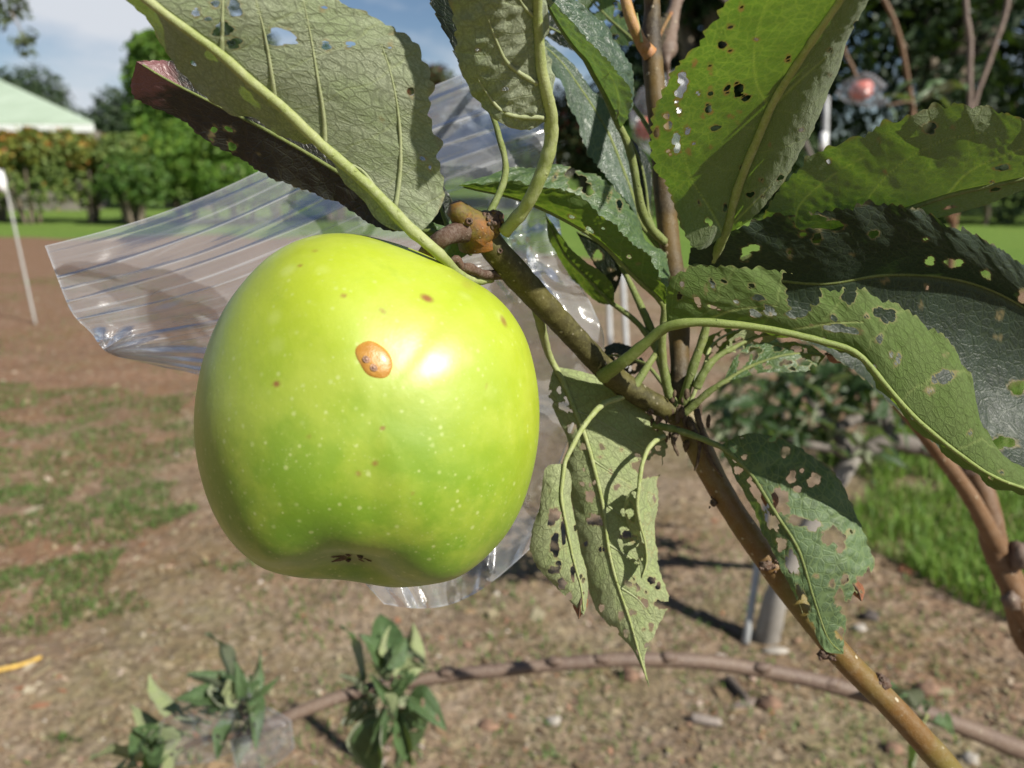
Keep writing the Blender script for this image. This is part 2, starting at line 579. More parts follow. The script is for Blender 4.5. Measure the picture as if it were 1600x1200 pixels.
def leaf(tree, M, L, R, offL=0, offR=0, stalk=None, mat='leaf', side='U', holes=(), nu=150, nv=32, ruffle=.28,
         teeth=.055, pitch=2.3, bulge=(0, 0), rib=(1.0, .3), ribmat='stalk', veins=(), rnd=0, seed=1, label=None,
         pucker=.12, name='leaf', stalk_r=None, veinmat=None):
    """M: midrib from base to tip as (px, py, depth in mm); L, R: the two margins as (px, py); offsets in mm"""
    M = np.array([(a + (b[-1:] if False else ())) for a, b in zip([tuple(m) for m in M], M)], float) if all(len(m) == 3 for m in M) else M
    m3 = cr(M, nu)
    d = m3[:, 2] / 1000.0
    PM = P(m3[:, 0], m3[:, 1], d)
    lr = np.random.default_rng(seed * 13 + 5)
    halves = []
    for E, off, bg, sd in ((L, offL, bulge[0], 1), (R, offR, bulge[1], 2)):
        e = cr(np.array(E, float), nu)
        de = d + prof(off, nu) / 1000.0
        PE = P(e[:, 0], e[:, 1], de)
        s = np.concatenate([[0], np.cumsum(np.linalg.norm(np.diff(PE, axis=0), axis=1))]) * 1000
        t = (s / pitch + 1.2 * vnoise(s * .15, s * 0, seed + sd)) % 1.0
        saw = np.where(t < .75, 1 - t / .75, (t - .75) / .25) ** 1.3
        irr = (vnoise(s * .35, s * 0 + 3, seed + 7 * sd) - .5) * .07
        un = np.linspace(0, 1, nu)
        env = np.clip(np.minimum(un, 1 - un) * 14, 0, 1)
        v = np.linspace(0, 1, nv)
        k = v[None] * (1 - ((teeth * saw * env)[:, None] + (irr * env)[:, None]) * v[None] ** 7)
        D = PE - PM
        n = np.cross(np.gradient(PM, axis=0), D)
        ln = np.linalg.norm(n, axis=1)[:, None]
        n = np.where(ln > 1e-9, n / np.maximum(ln, 1e-9), 0)
        tc = (CAM - PM)
        n = n * np.sign((n * tc).sum(1))[:, None]
        w = np.linalg.norm(D, axis=1)
        X = PM[:, None] + D[:, None] * k[..., None]
        h = bg / 1000 * (4 * k * (1 - k)) * (w / max(w.max(), 1e-6))[:, None]
        ph = lr.uniform(0, 6)
        h = h + ruffle / 1000 * (np.sin(s[:, None] * .42 + ph + k * 2) * .7 + (vnoise(s[:, None] * .28 + k * 3, k * 3 + 0 * s[:, None], seed + 11) - .5) * 1.6) * k ** 2.2 * env[:, None] * 1.2
        h = h + pucker / 1000 * (vnoise(s[:, None] * .55 + 40, k * w[:, None] * 1000 * .5, seed + 17) - .5) * 2 * np.clip(k * 3, 0, 1)
        X = X + n[:, None] * h[..., None]
        halves.append((X, k, w))
    (XL, kL, wL), (XR, kR, wR) = halves
    X = np.concatenate([XL[:, :0:-1], XR], 1)
    vv = np.concatenate([-kL[:, :0:-1], kR], 1)
    ww = np.concatenate([np.repeat(wL[:, None], nv - 1, 1), np.repeat(wR[:, None], nv, 1)], 1)
    ncol = 2 * nv - 1
    s = np.concatenate([[0], np.cumsum(np.linalg.norm(np.diff(PM, axis=0), axis=1))]) * 1000
    uvb = np.stack([np.repeat(np.linspace(0, 1, nu)[:, None], ncol, 1), vv], -1)
    uvm = np.stack([np.repeat(s[:, None], ncol, 1) + seed * 37, vv * ww * 1000 + seed * 11], -1)
    px = pix(X.reshape(-1, 3)).reshape(nu, ncol, 2)
    # holes eaten into the blade
    f = np.full((nu, ncol), 9.0)
    for h in holes:
        cx, cy, rx, ry = h[:4] if len(h) >= 4 else (*h[:3], h[2])
        an = math.radians(h[4]) if len(h) > 4 else 0
        dx, dy = px[..., 0] - cx, px[..., 1] - cy
        a, b = (dx * math.cos(an) + dy * math.sin(an)) / rx, (-dx * math.sin(an) + dy * math.cos(an)) / ry
        r, th = np.hypot(a, b), np.arctan2(b, a)
        p1, p2, p3 = lr.uniform(0, 6, 3)
        q = 1 + .16 * np.sin(2 * th + p1) + .13 * np.sin(3 * th + p2) + .11 * np.sin(5 * th + p3) + .08 * np.sin(9 * th + p1 * 2) + .07 * np.sin(14 * th + p2 * 3) + .05 * np.sin(21 * th + p3)
        g = (r - q) * min(rx, ry)
        if len(h) > 5:
            g = np.where((vv < 0) if h[5] == 'L' else (vv > 0), g, 9)
        f = np.minimum(f, g)
    for _ in range(rnd):
        iu, iv = lr.integers(int(nu * .08), int(nu * .92)), lr.integers(3, ncol - 3)
        cx, cy = px[iu, iv]
        rr = lr.uniform(2.2, 5.5)
        dx, dy = px[..., 0] - cx, px[..., 1] - cy
        th = np.arctan2(dy, dx)
        near = (abs(np.arange(nu) - iu) < 22)[:, None] & (abs(np.arange(ncol) - iv) < 14)[None]
        g = np.where(near, np.hypot(dx, dy) - rr * (1 + .3 * np.sin(2 * th + iu) + .2 * np.sin(3 * th + iv)), 9)
        f = np.minimum(f, g)
    inside = f < 0
    V = X.reshape(-1, 3).copy()
    if inside.any():
        acc = np.zeros((nu, ncol, 3))
        cnt = np.zeros((nu, ncol))
        for du in (-1, 0, 1):
            for dv in (-1, 0, 1):
                if du == dv == 0: continue
                a0, a1 = max(0, -du), nu - max(0, du)
                b0, b1 = max(0, -dv), ncol - max(0, dv)
                A = (slice(a0, a1), slice(b0, b1))
                Bn = (slice(a0 + du, a1 + du), slice(b0 + dv, b1 + dv))
                msk = inside[A] & ~inside[Bn]
                t = np.clip(f[A] / (f[A] - f[Bn] + 1e-9), 0, 1)
                acc[A] += np.where(msk[..., None], X[A] + (X[Bn] - X[A]) * t[..., None], 0)
                cnt[A] += msk
        mv = cnt > 0
        Xn = X.copy()
        Xn[mv] = acc[mv] / cnt[mv][:, None]
        V = Xn.reshape(-1, 3)
    i = np.arange(nu - 1)[:, None] * ncol
    j = np.arange(ncol - 1)[None]
    Q = np.stack([i + j, i + j + 1, i + ncol + j + 1, i + ncol + j], -1).reshape(-1, 4)
    keep = ~inside.ravel()[Q].all(1)
    Q = Q[keep]
    # which way round: the side of the R half that faces the camera
    cR = (i + nv - 1 + np.arange(nv - 1)[None]).ravel()
    a, b, c = X[:-1, nv - 1:-1].reshape(-1, 3), X[:-1, nv:].reshape(-1, 3), X[1:, nv - 1:-1].reshape(-1, 3)
    nn = np.cross(b - a, c - a)
    facing = (nn * (CAM - a)).sum()
    want = 1 if side == 'T' else -1
    if facing * want < 0:
        Q = Q[:, ::-1]
        flip = -1
    else:
        flip = 1
    rim = np.clip(1 - f.ravel() / 1.7, 0, 1)
    edge = np.clip((abs(vv) - .965) / .03, 0, 1).ravel() * .55
    rim = np.maximum(rim, edge)
    veinp = np.zeros(nu * ncol)
    flatpx = px.reshape(-1, 2)
    for vn in veins:
        q = cr(np.array(vn, float), 60)
        for a_, w_ in zip(q, np.linspace(2.6, 1.3, 60)):
            near = (abs(flatpx[:, 0] - a_[0]) < 8) & (abs(flatpx[:, 1] - a_[1]) < 8)
            dd_ = np.hypot(flatpx[near, 0] - a_[0], flatpx[near, 1] - a_[1])
            veinp[near] = np.maximum(veinp[near], np.clip(1.35 - dd_ / w_, 0, 1))
    o = add(name, V, [Q], MAT[mat], tree, label=label, uv={'blade': uvb.reshape(-1, 2), 'metric': uvm.reshape(-1, 2)}, attrs={'rim': rim, 'veinp': veinp})
    # stalk and midrib in one tapering tube, half sunk in the underside
    tn = np.cross(np.gradient(PM, axis=0), X[:, nv] - X[:, nv - 2])
    tn /= np.linalg.norm(tn, axis=1)[:, None] + 1e-12
    gn = np.cross(X[:-1, nv] - X[:-1, nv - 1], X[1:, nv - 1] - X[:-1, nv - 1])
    sgn = np.sign((gn * tn[:-1]).sum()) * flip
    r0, r1 = rib[0] / 1000, rib[1] / 1000
    idx = np.linspace(0, int(nu * .97), 46).astype(int)
    rr = r0 + (r1 - r0) * (idx / nu) ** .8
    pts = PM[idx] - tn[idx] * sgn * (rr * .55)[:, None]
    if stalk is not None:
        sp = cr(np.array(stalk, float), 20)
        sr = np.linspace((stalk_r or rib[0] * 1.25) / 1000, r0, 20)
        spw = P(sp[:, 0], sp[:, 1], sp[:, 2] / 1000)
        pts = np.vstack([spw[:-1], pts])
        rr = np.concatenate([sr[:-1], rr])
    # even out
    L_ = np.concatenate([[0], np.cumsum(np.linalg.norm(np.diff(pts, axis=0), axis=1))])
    g = np.linspace(0, L_[-1], 60)
    pts = np.stack([np.interp(g, L_, pts[:, k]) for k in range(3)], -1)
    pts[1:-1] = (pts[:-2] + 2 * pts[1:-1] + pts[2:]) / 4
    rr = np.interp(g, L_, rr)
    tube('leaf_stalk', pts, rr, MAT[ribmat], o, seg=10, bump=.12, seed=seed)
    tree_px = px.reshape(-1, 2)
    for vn in (() if veinmat == 'vein_lit' else veins):
        q = cr(np.array(vn, float), 26)
        k = [int(np.argmin(((tree_px - a_) ** 2).sum(1) + np.where(inside.ravel(), 1e6, 0))) for a_ in q]
        pv = X.reshape(-1, 3)[k]
        dd = (pv - CAM) @ FWD
        pv = P(q[:, 0], q[:, 1], dd)
        pv[2:-2] = (pv[:-4] + pv[1:-3] + pv[2:-2] + pv[3:-1] + pv[4:]) / 5
        tube('side_vein', pv, np.linspace(rib[0] * .40, .08, 26) / 1000, MAT[veinmat or 'vein'], o, seg=7)
    return o


def stem(tree, name, pts, rad, mat, seg=14, n=60, bump=.05, seed=0, label=None):
    """pts: (px, py, depth in mm), rad in mm"""
    p = np.array(pts, float)
    return tube(name, P(p[:, 0], p[:, 1], p[:, 2] / 1000), np.array(rad) / 1000 * np.ones(len(p)), MAT[mat], tree, seg=seg, n=n, bump=bump, seed=seed, label=label)


# ================================================================== the ground and what lies far off
def ground_h(x, y):
    k = np.clip((9.0 - np.hypot(x, y)) / 3.0, 0, 1)
    return k * ((vnoise(x * 1.3, y * 1.3, 1) - .5) * .05 + (vnoise(x * 5, y * 5, 2) - .5) * .022 + (vnoise(x * 17, y * 17, 3) - .5) * .005)


def sheet(xs, ys, hf, up=0.0):
    X, Y = np.meshgrid(xs, ys, indexing='ij')
    Z = hf(X, Y) + up
    V = np.stack([X, Y, Z], -1).reshape(-1, 3)
    n, m = len(xs), len(ys)
    i = np.arange(n - 1)[:, None] * m
    j = np.arange(m - 1)[None]
    return V, np.stack([i + j, i + m + j, i + m + j + 1, i + j + 1], -1).reshape(-1, 4)


g = NT('orchard_soil')
o_ = g.obj()
sp_ = g.n('ShaderNodeSeparateXYZ')
g.l(o_, sp_.inputs[0])
big_ = g.noise(o_, .55, 5, .6, .6)
mid_ = g.noise(o_, 3.2, 5, .65, .4)
fin_ = g.noise(o_, 22, 5, .7)
red_ = g.smooth(g.math('ADD', big_, g.math('MULTIPLY', g.math('ABSOLUTE', g.math('SUBTRACT', sp_.outputs[0], .15)), .10)), .47, .72)
c_ = g.mix(g.smooth(mid_, .35, .65), (.205, .15, .098), (.28, .22, .15))
c_ = g.mix(g.math('MULTIPLY', g.smooth(g.noise(o_, 1.7, 4, .6), .45, .62), .6), c_, (.155, .15, .062))
c_ = g.mix(g.math('MULTIPLY', red_, .75), c_, (.20, .098, .055))
vc_ = g.n('ShaderNodeTexVoronoi')
vc_.inputs['Scale'].default_value = 46
g.l(o_, vc_.inputs['Vector'])
hs_ = g.n('ShaderNodeSeparateColor')
g.l(vc_.outputs['Color'], hs_.inputs[0])
c_ = g.mix(g.smooth(hs_.outputs[0], .62, .95, 0, .34), c_, (.40, .33, .25))
c_ = g.mix(g.smooth(hs_.outputs[1], .70, .95, 0, .42), c_, (.075, .055, .04))
c_ = g.mix(g.smooth(fin_, .3, .7, .40, 0), c_, (.085, .062, .045))
hb_ = g.math('ADD', g.math('MULTIPLY', fin_, .6), g.math('MULTIPLY', vc_.outputs['Distance'], 1.0))
MAT['soil'] = g.done(g.bsdf(c_, .95, g.bump(hb_, .55, .012), Specular_IOR_Level=.15))

g = NT('mown_grass')
o_ = g.obj()
c_ = g.mix(g.smooth(g.noise(o_, .6, 5), .35, .65), (.125, .205, .040), (.16, .235, .05))
c_ = g.mix(g.smooth(g.noise(o_, 14, 6, .75), .4, .62), c_, (.09, .15, .028))
MAT['lawn'] = g.done(g.bsdf(c_, .9, g.bump(g.noise(o_, 40, 6, .8), .5, .02), Specular_IOR_Level=.1))


def graded(lo, hi, fine_lo, fine_hi, step, n):
    a = np.arange(fine_lo, fine_hi + 1e-6, step)
    r = hi - fine_hi
    b = fine_hi + r * (np.linspace(0, 1, n)[1:] ** 3)
    l = fine_lo - lo
    c = fine_lo - l * (np.linspace(0, 1, n)[1:] ** 3)
    return np.concatenate([c[::-1], a, b])


V, Q = sheet(graded(-300, 300, -3.2, 3.2, .028, 26), graded(-20, 420, .6, 6.0, .028, 30), ground_h)
ground = add('ground', V, [Q], MAT['soil'], kind='structure')

# mown lawn beyond the bare strip: its near edge wanders
xs = np.concatenate([np.linspace(-120, -14, 22), np.linspace(-13, 13, 105), np.linspace(14, 120, 22)])
edge = np.interp(xs, [-120, -14, -9, -6, -3, -1, .5, 2, 4, 7, 14, 120], [14, 14.5, 14.6, 14.8, 15.3, 14.5, 12.0, 10.0, 9.4, 8.2, 7.5, 7])
edge = edge + (vnoise(xs * .9, xs * 0, 5) - .5) * 1.6
t = np.linspace(0, 1, 14) ** 2.5
V = np.stack([np.repeat(xs[:, None], 14, 1), edge[:, None] + (300 - edge)[:, None] * t, np.full((len(xs), 14), .012)], -1)
V[:, 0, 2] = .001
i = np.arange(len(xs) - 1)[:, None] * 14
j = np.arange(13)[None]
add('lawn', V.reshape(-1, 3), [np.stack([i + j, i + 14 + j, i + 15 + j, i + j + 1], -1).reshape(-1, 4)], MAT['lawn'], kind='structure')


# ---- grass and litter nobody could count
def blades(name, xy, h, mat, w=.004, lean=.55, seed=0):
    r = np.random.default_rng(seed)
    n = len(xy)
    z = ground_h(xy[:, 0], xy[:, 1])
    a = r.uniform(0, 6.283, n)
    hh = h * r.uniform(.5, 1.25, n)
    ln = r.uniform(.1, lean, n) * hh * 1.3
    ww = w * r.uniform(.6, 1.4, n)
    d = np.stack([np.cos(a), np.sin(a), 0 * a], -1)
    s = np.stack([-np.sin(a), np.cos(a), 0 * a], -1)
    b = np.column_stack([xy, z - .004])
    up = np.array([0, 0, 1.0])
    p0, p1 = b - s * ww[:, None] * .5, b + s * ww[:, None] * .5
    mid = b + d * (ln * .35)[:, None] + up * (hh * .62)[:, None]
    p2, p3 = mid + s * ww[:, None] * .42, mid - s * ww[:, None] * .42
    tip = b + d * ln[:, None] + up * (hh * (1 - .25 * (ln / hh)))[:, None]
    V = np.stack([p0, p1, p2, p3, tip], 1).reshape(-1, 3)
    k = np.arange(n)[:, None] * 5
    q = k + np.array([[0, 1, 2, 3]])
    t3 = k + np.array([[3, 2, 4]])
    rn = np.repeat(r.uniform(0, 1, n), 5)
    return add(name, V, [q, t3], mat, kind='stuff', attrs={'rnd': rn})


def blade_mat(name, a, b, c, tw=.35):
    m = NT(name)
    r = m.attr('rnd')
    col = m.mix(m.smooth(r, 0, .75), a, b)
    col = m.mix(m.smooth(r, .86, .97), col, c)
    tr = m.n('ShaderNodeBsdfTranslucent')
    m.l(m.mix(.5, col, (.25, .36, .04)), tr.inputs['Color'])
    return m.done(m.mixs(tw, m.bsdf(col, .55, Specular_IOR_Level=.3), tr.outputs[0]))


MAT['grass'] = blade_mat('grass_blades', (.10, .20, .028), (.20, .33, .055), (.30, .26, .12))
MAT['weeds'] = blade_mat('weed_blades', (.065, .13, .028), (.13, .21, .055), (.30, .26, .14))


def in_poly(x, y, poly):
    poly = np.array(poly)
    c = np.zeros(len(x), bool)
    j = len(poly) - 1
    for i in range(len(poly)):
        xi, yi = poly[i]
        xj, yj = poly[j]
        c ^= ((yi > y) != (yj > y)) & (x < (xj - xi) * (y - yi) / (yj - yi + 1e-12) + xi)
        j = i
    return c


WD = 1.0


def patch(pxpoly, dens, seed, clump=.5, cs=5.0):
    pp = np.array([G(*q)[:2] for q in pxpoly])
    lo, hi = pp.min(0), pp.max(0)
    n = int(dens * WD * np.prod(hi - lo))
    r = np.random.default_rng(seed)
    xy = r.uniform(lo, hi, (n, 2))
    # wander of the rim
    wob = (np.stack([vnoise(xy[:, 0] * 4, xy[:, 1] * 4, seed), vnoise(xy[:, 0] * 4 + 50, xy[:, 1] * 4, seed)], -1) - .5) * .35
    ok = in_poly(*(xy + wob).T, pp)
    den = vnoise(xy[:, 0] * cs, xy[:, 1] * cs, seed + 2)
    ok &= den > clump * r.uniform(.6, 1.4, n)
    return xy[ok]


xy = np.vstack([
    patch([(1290, 705), (1350, 660), (1480, 640), (1640, 600), (1720, 760), (1700, 1000), (1560, 950), (1440, 905), (1350, 850), (1340, 770)], 9000, 3, .22, 4),
    patch([(1480, 430), (1700, 400), (1700, 640), (1500, 640)], 1500, 4, .3, 3),
])
WD = 2.0
blades('grass', xy, .075, MAT['grass'], .0045, .8, 3)
xy = np.vstack([
    patch([(-60, 600), (60, 590), (230, 610), (340, 640), (340, 730), (200, 770), (60, 790), (-80, 770)], 3600, 5, .40, 9),
    patch([(-60, 770), (80, 780), (180, 760), (310, 745), (330, 790), (220, 830), (60, 850), (-60, 850)], 5200, 6, .34, 9),
    patch([(-80, 870), (80, 865), (200, 880), (280, 905), (260, 950), (130, 985), (0, 1000), (-100, 980)], 6500, 7, .30, 9),
    patch([(180, 790), (260, 770), (320, 775), (300, 810), (220, 825)], 9000, 8, .2, 8),
    patch([(290, 885), (380, 880), (390, 905), (300, 920)], 5000, 9, .35, 8),
    patch([(-50, 430), (250, 420), (330, 470), (330, 600), (100, 590), (-60, 560)], 700, 10, .56, 3),
    patch([(250, 1010), (290, 1000), (290, 1030), (255, 1040)], 7000, 11, .2, 8),
    patch([(60, 1160), (130, 1150), (120, 1210), (40, 1210)], 5000, 12, .3, 8),
    patch([(400, 900), (1000, 820), (1600, 950), (1600, 1260), (300, 1260)], 1100, 13, .33, 6),
])
blades('weeds', xy, .022, MAT['weeds'], .0042, 1.1, 5)


# dry litter: chips, bits of leaf and straw, and crumbs of soil
def litter(name, n, size, mat, seed, flat=.22, lo=(-3.6, 1.0), hi=(3.4, 7.5)):
    r = np.random.default_rng(seed)
    u = r.uniform(0, 1, n)
    y = lo[1] + (hi[1] - lo[1]) * u ** 1.9
    x = r.uniform(-1, 1, n) * (.75 * y + .35) + .1
    z = ground_h(x, y)
    L = size * np.exp(r.normal(0, .5, n)) * .5
    W = L * r.uniform(.25, .8, n)
    a = r.uniform(0, 6.283, n)
    d = np.stack([np.cos(a), np.sin(a), r.normal(0, .28, n)], -1)
    s = np.stack([-np.sin(a), np.cos(a), r.normal(0, .30, n)], -1)
    c = np.column_stack([x, y, z + .002 + L * flat * .6])
    h = np.array([0, 0, 1.0]) * (W * flat)[:, None]
    k1 = r.uniform(.5, 1, n)[:, None]
    base = [c - d * L[:, None], c - d * L[:, None] * .1 + s * W[:, None] * k1, c + d * L[:, None], c + d * L[:, None] * .1 - s * W[:, None]]
    V = np.stack([p + h for p in base] + [p - h * 1.5 for p in base], 1).reshape(-1, 3)
    k = np.arange(n)[:, None] * 8
    Fq = np.vstack([k + np.array([[0, 3, 2, 1]]), k + np.array([[0, 1, 5, 4]]), k + np.array([[1, 2, 6, 5]]),
                    k + np.array([[2, 3, 7, 6]]), k + np.array([[3, 0, 4, 7]])])
    return add(name, V, [Fq], mat, kind='stuff', smooth=False, attrs={'rnd': np.repeat(r.uniform(0, 1, n), 8)})


m = NT('dry_litter')
r_ = m.attr('rnd')
rp = m.n('ShaderNodeValToRGB')
m.l(r_, rp.inputs['Fac'])
cols = [(0, (.10, .068, .042)), (.18, (.19, .13, .075)), (.40, (.26, .205, .125)), (.6, (.30, .25, .165)), (.80, (.17, .155, .07)), (.88, (.40, .345, .26)), (.95, (.25, .10, .05)), (1, (.50, .46, .40))]
els = rp.color_ramp.elements
els[0].position, els[0].color = cols[0][0], (*cols[0][1], 1)
els[1].position, els[1].color = cols[-1][0], (*cols[-1][1], 1)
for p_, c3 in cols[1:-1]:
    e = els.new(p_)
    e.color = (*c3, 1)
MAT['litter'] = m.done(m.bsdf(rp.outputs['Color'], .9, Specular_IOR_Level=.15))
litter('leaf_litter', 70000, .0072, MAT['litter'], 21)
litter('dry_straw', 4000, .018, MAT['litter'], 22, flat=.10)

# larger pieces one can pick out on the ground
MAT['stone_pale'] = simple('pale_stone', (.32, .29, .25), .85, .25, 60, .3)
MAT['stone_red'] = simple('red_stone', (.19, .115, .075), .9, .3, 60, .3)
MAT['stone_dark'] = simple('dark_stone', (.075, .062, .055), .9, .3, 60, .3)
MAT['wood_grey'] = simple('weathered_wood', (.25, .21, .18), .85, .3, 60, .3)
MAT['wood_dark'] = simple('dark_wood', (.085, .068, .055), .85, .3, 60, .3)
MAT['straw_yellow'] = simple('yellow_straw', (.50, .32, .07), .7, .25, 60, .1)
MAT['leaf_rust'] = simple('rust_leaf', (.42, .13, .04), .7, .3, 60, .1)


def stone(px, py, rpx, mat, label, seed, sx=1.2, sz=.5):
    p = G(px, py)
    r = rpx / F * ((p - CAM) @ FWD)
    p[2] = ground_h(p[0], p[1])
    V, fs = blob_geo(p + np.array([0, 0, r * sz * .35]), r, sx, .85, sz, seed, .3)
    o = add('stone', V - p, fs, MAT[mat])
    o.location = tuple(p)
    tag(o, label, 'stone', 'loose stones on the bare soil')


for a in [(1212, 1006, 12, 'stone_pale', 'flat pale stone between the slim grey stake and the bent low branch', 1, 1.6, .35),
          (865, 1120, 11, 'stone_pale', 'white stone on the soil below the low branch, under the hanging leaf', 2, 1, .7),
          (1303, 967, 11, 'stone_pale', 'pale stone right of the thick shoot, level with the stake foot', 3, 1.3, .6),
          (1344, 975, 10, 'stone_pale', 'rounded pale stone next to the dark one beyond the thick shoot', 4, 1.1, .6),
          (1360, 960, 12, 'stone_dark', 'dark stone on the soil beyond the thick shoot', 5, 1.1, .8),
          (1455, 1065, 15, 'stone_red', 'reddish stone with a dark shadow right of the thick shoot', 6, 1.3, .7),
          (1395, 1158, 14, 'stone_red', 'rust brown clod beside the lower end of the thick shoot', 7, 1.1, .8),
          (1203, 1096, 16, 'stone_red', 'orange brown clod below the low branch, near the dark stick', 8, 1.1, .8),
          (985, 1050, 15, 'stone_red', 'brown clod right under the low branch beside the leaf tip', 9, 1, .8),
          (762, 1126, 13, 'stone_red', 'small brown stone on soil right of the lower leaf rosette', 10, 1.4, .6),
          (1518, 1172, 13, 'stone_pale', 'small white stone at the bottom right below the low branch', 11, 1, .8)]:
    stone(*a)


def stick(pa, pb, r, mat, label, lift=.006, name='stick', bend=.0):
    a, b = G(*pa), G(*pb)
    n = 9
    t = np.linspace(0, 1, n)[:, None]
    p = a + (b - a) * t
    p[:, 2] = ground_h(p[:, 0], p[:, 1]) + lift
    p[:, 0] += np.sin(t[:, 0] * 3.1) * bend
    V, fs = tube_geo(p, r * np.linspace(1, .7, n), 8, 16, .15, int(pa[0]))
    c = p.mean(0)
    o = add(name, V - c, fs, MAT[mat])
    o.location = tuple(c)
    tag(o, label, name, 'loose sticks on the soil')


stick((1140, 1056), (1168, 1088), .011, 'wood_dark', 'short dark stick below the low branch', .008)
stick((1082, 1120), (1125, 1128), .012, 'wood_grey', 'short grey stick with a pale end on the soil', .009)
stick((-30, 1072), (66, 1042), .006, 'straw_yellow', 'yellow dry stalk at the left edge of the soil', .007, bend=.02)
stick((1095, 950), (1162, 986), .008, 'wood_dark', 'dark strip standing in for the shadow of the stake', .007)  # dark strip modelled in place of the shadow the stake casts


# ================================================================== the near apple tree
tree = thing('apple_tree', (0.62, 0.62, 0.0), 'close apple tree with a thick shoot and insect-eaten leaves around the big green apple', 'tree')
TR = np.array([0.62, 0.62, 0.0])

# trunk beside the frame; every limb in the picture grows from it
tube('trunk', [TR + [0, 0, -.08], TR + [.005, .0, .25], TR + [-.01, .01, .55], TR + [.0, .0, .80], TR + [.03, .02, 1.2]],
     [.030, .024, .022, .019, .012], MAT['grey_branch'], tree, seg=18, n=60, bump=.10, seed=4)


def limb(name, pts, rad, mat, root, rootr, seg=14, n=80, bump=.05, seed=0):
    """a limb seen in the picture, carried on to its root on the trunk"""
    p = np.array(pts, float)
    w = P(p[:, 0], p[:, 1], p[:, 2] / 1000)
    e = w[-1] + (w[-1] - w[-2]) / np.linalg.norm(w[-1] - w[-2]) * .10
    w = np.vstack([w, e, (e + np.array(root)) / 2 + [0, 0, -.02], np.array(root)])
    r = np.concatenate([np.array(rad) * np.ones(len(p)), [np.ravel(rad)[-1]], [np.ravel(rad)[-1] * .6 + np.ravel(rootr)[0] * .4], np.atleast_1d(rootr)]) / 1000
    return tube(name, w, r, MAT[mat], tree, seg=seg, n=n, bump=bump, seed=seed)


# the thick shoot from the node down to the lower right
limb('branch', [(1068, 640, 251), (1088, 690, 250), (1118, 752, 249), (1152, 808, 248), (1205, 885, 247), (1258, 955, 247),
                (1320, 1030, 247), (1385, 1095, 248), (1440, 1155, 249), (1490, 1212, 251)],
     [3.6, 4.1, 3.75, 3.7, 3.65, 3.65, 3.75, 3.8, 3.9, 4.0], 'shoot', TR + [-.01, 0, .62], 6.0, seg=24, n=160, bump=.035, seed=5)
# leader going up
stem(tree, 'branch', [(1064, 650, 252), (1063, 590, 255), (1061, 520, 258), (1056, 450, 259), (1047, 385, 260), (1040, 320, 261), (1034, 250, 262),
                      (1027, 170, 263), (1020, 100, 264), (1017, 60, 264), (1019, 20, 264), (1016, -40, 265), (1012, -160, 268), (1000, -330, 275)],
     [3.3, 3.1, 3.3, 3.4, 3.4, 3.4, 3.3, 3.4, 3.5, 3.2, 2.8, 2.6, 2.4, 1.5], 'shoot_up', seg=20, n=150, bump=.06, seed=6)
# fruiting spur to the apple
stem(tree, 'branch', [(1066, 655, 252), (1040, 640, 250), (1000, 618, 246), (960, 590, 241), (925, 556, 235), (892, 520, 229), (858, 484, 223), (826, 450, 217),
                      (797, 418, 212), (775, 392, 208), (756, 366, 206), (744, 350, 205)],
     [3.3, 3.4, 3.5, 3.5, 3.4, 3.35, 3.5, 3.7, 3.7, 3.6, 3.9, 3.6], 'shoot_olive', seg=22, n=130, bump=.09, seed=7)
# swollen spur head and its short arms
sc = P(742, 366, .205)
V, fs = join([tube_geo(P(np.array([748, 744, 738, 728, 718, 709]), np.array([385, 366, 350, 340, 331, 323]), np.array([207, 205, 203.5, 202.5, 201.5, 201]) / 1000), np.array([4.4, 4.6, 4.2, 3.5, 2.8, 2.2]) / 1000, 26, 60, .20, 3),
              tube_geo(P(np.array([742, 752, 764, 772]), np.array([372, 360, 350, 345]), np.array([205, 204.5, 204, 203.5]) / 1000), np.array([3.6, 3.6, 3.3, 2.7]) / 1000, 24, 40, .22, 4)])
spur = add('spur', V, fs, MAT['spur'], tree)
stem(tree, 'twig', [(736, 362, 203), (712, 364, 200), (692, 372, 198), (676, 384, 200), (664, 398, 203)], [2.8, 2.5, 2.2, 2.2, 2.0], 'scar', seg=14, n=40, bump=.12, seed=9)
stem(tree, 'twig', [(730, 350, 203), (718, 333, 200), (710, 325, 199)], [3.4, 2.7, 2.2], 'spur', seg=14, n=24, bump=.12, seed=10)
for (px, py, d, r, sd) in [(717, 331, 198.6, .75, 1), (733, 346, 198.6, .95, 2), (781, 392, 204.6, .8, 6), (946, 583, 233.5, 1.0, 7), (1016, 644, 243.5, 1.0, 8), (1031, 655, 244, .8, 9)]:
    # leaf scars: small raised rings
    c = P(px, py, d / 1000)
    w = (CAM - c) / np.linalg.norm(CAM - c)
    a1 = np.cross(w, [0, 0, 1.0]); a1 /= np.linalg.norm(a1)
    a2 = np.cross(w, a1)
    a = np.linspace(0, 2 * math.pi, 17)[:-1]
    ring = [(c + (a1 * math.cos(t) + a2 * math.sin(t)) * r * .001 * .62 + w * .0003) for t in a]
    V, fs = join([blob_geo(c - w * .0009, r / 1000 * 1.05, seed=sd, amp=.12)] + [blob_geo(q, r / 1000 * .34, seed=sd + k, amp=.3, nu=8, nv=6) for k, q in enumerate(ring)])
    add('bud', V, fs, MAT['scar'], tree)
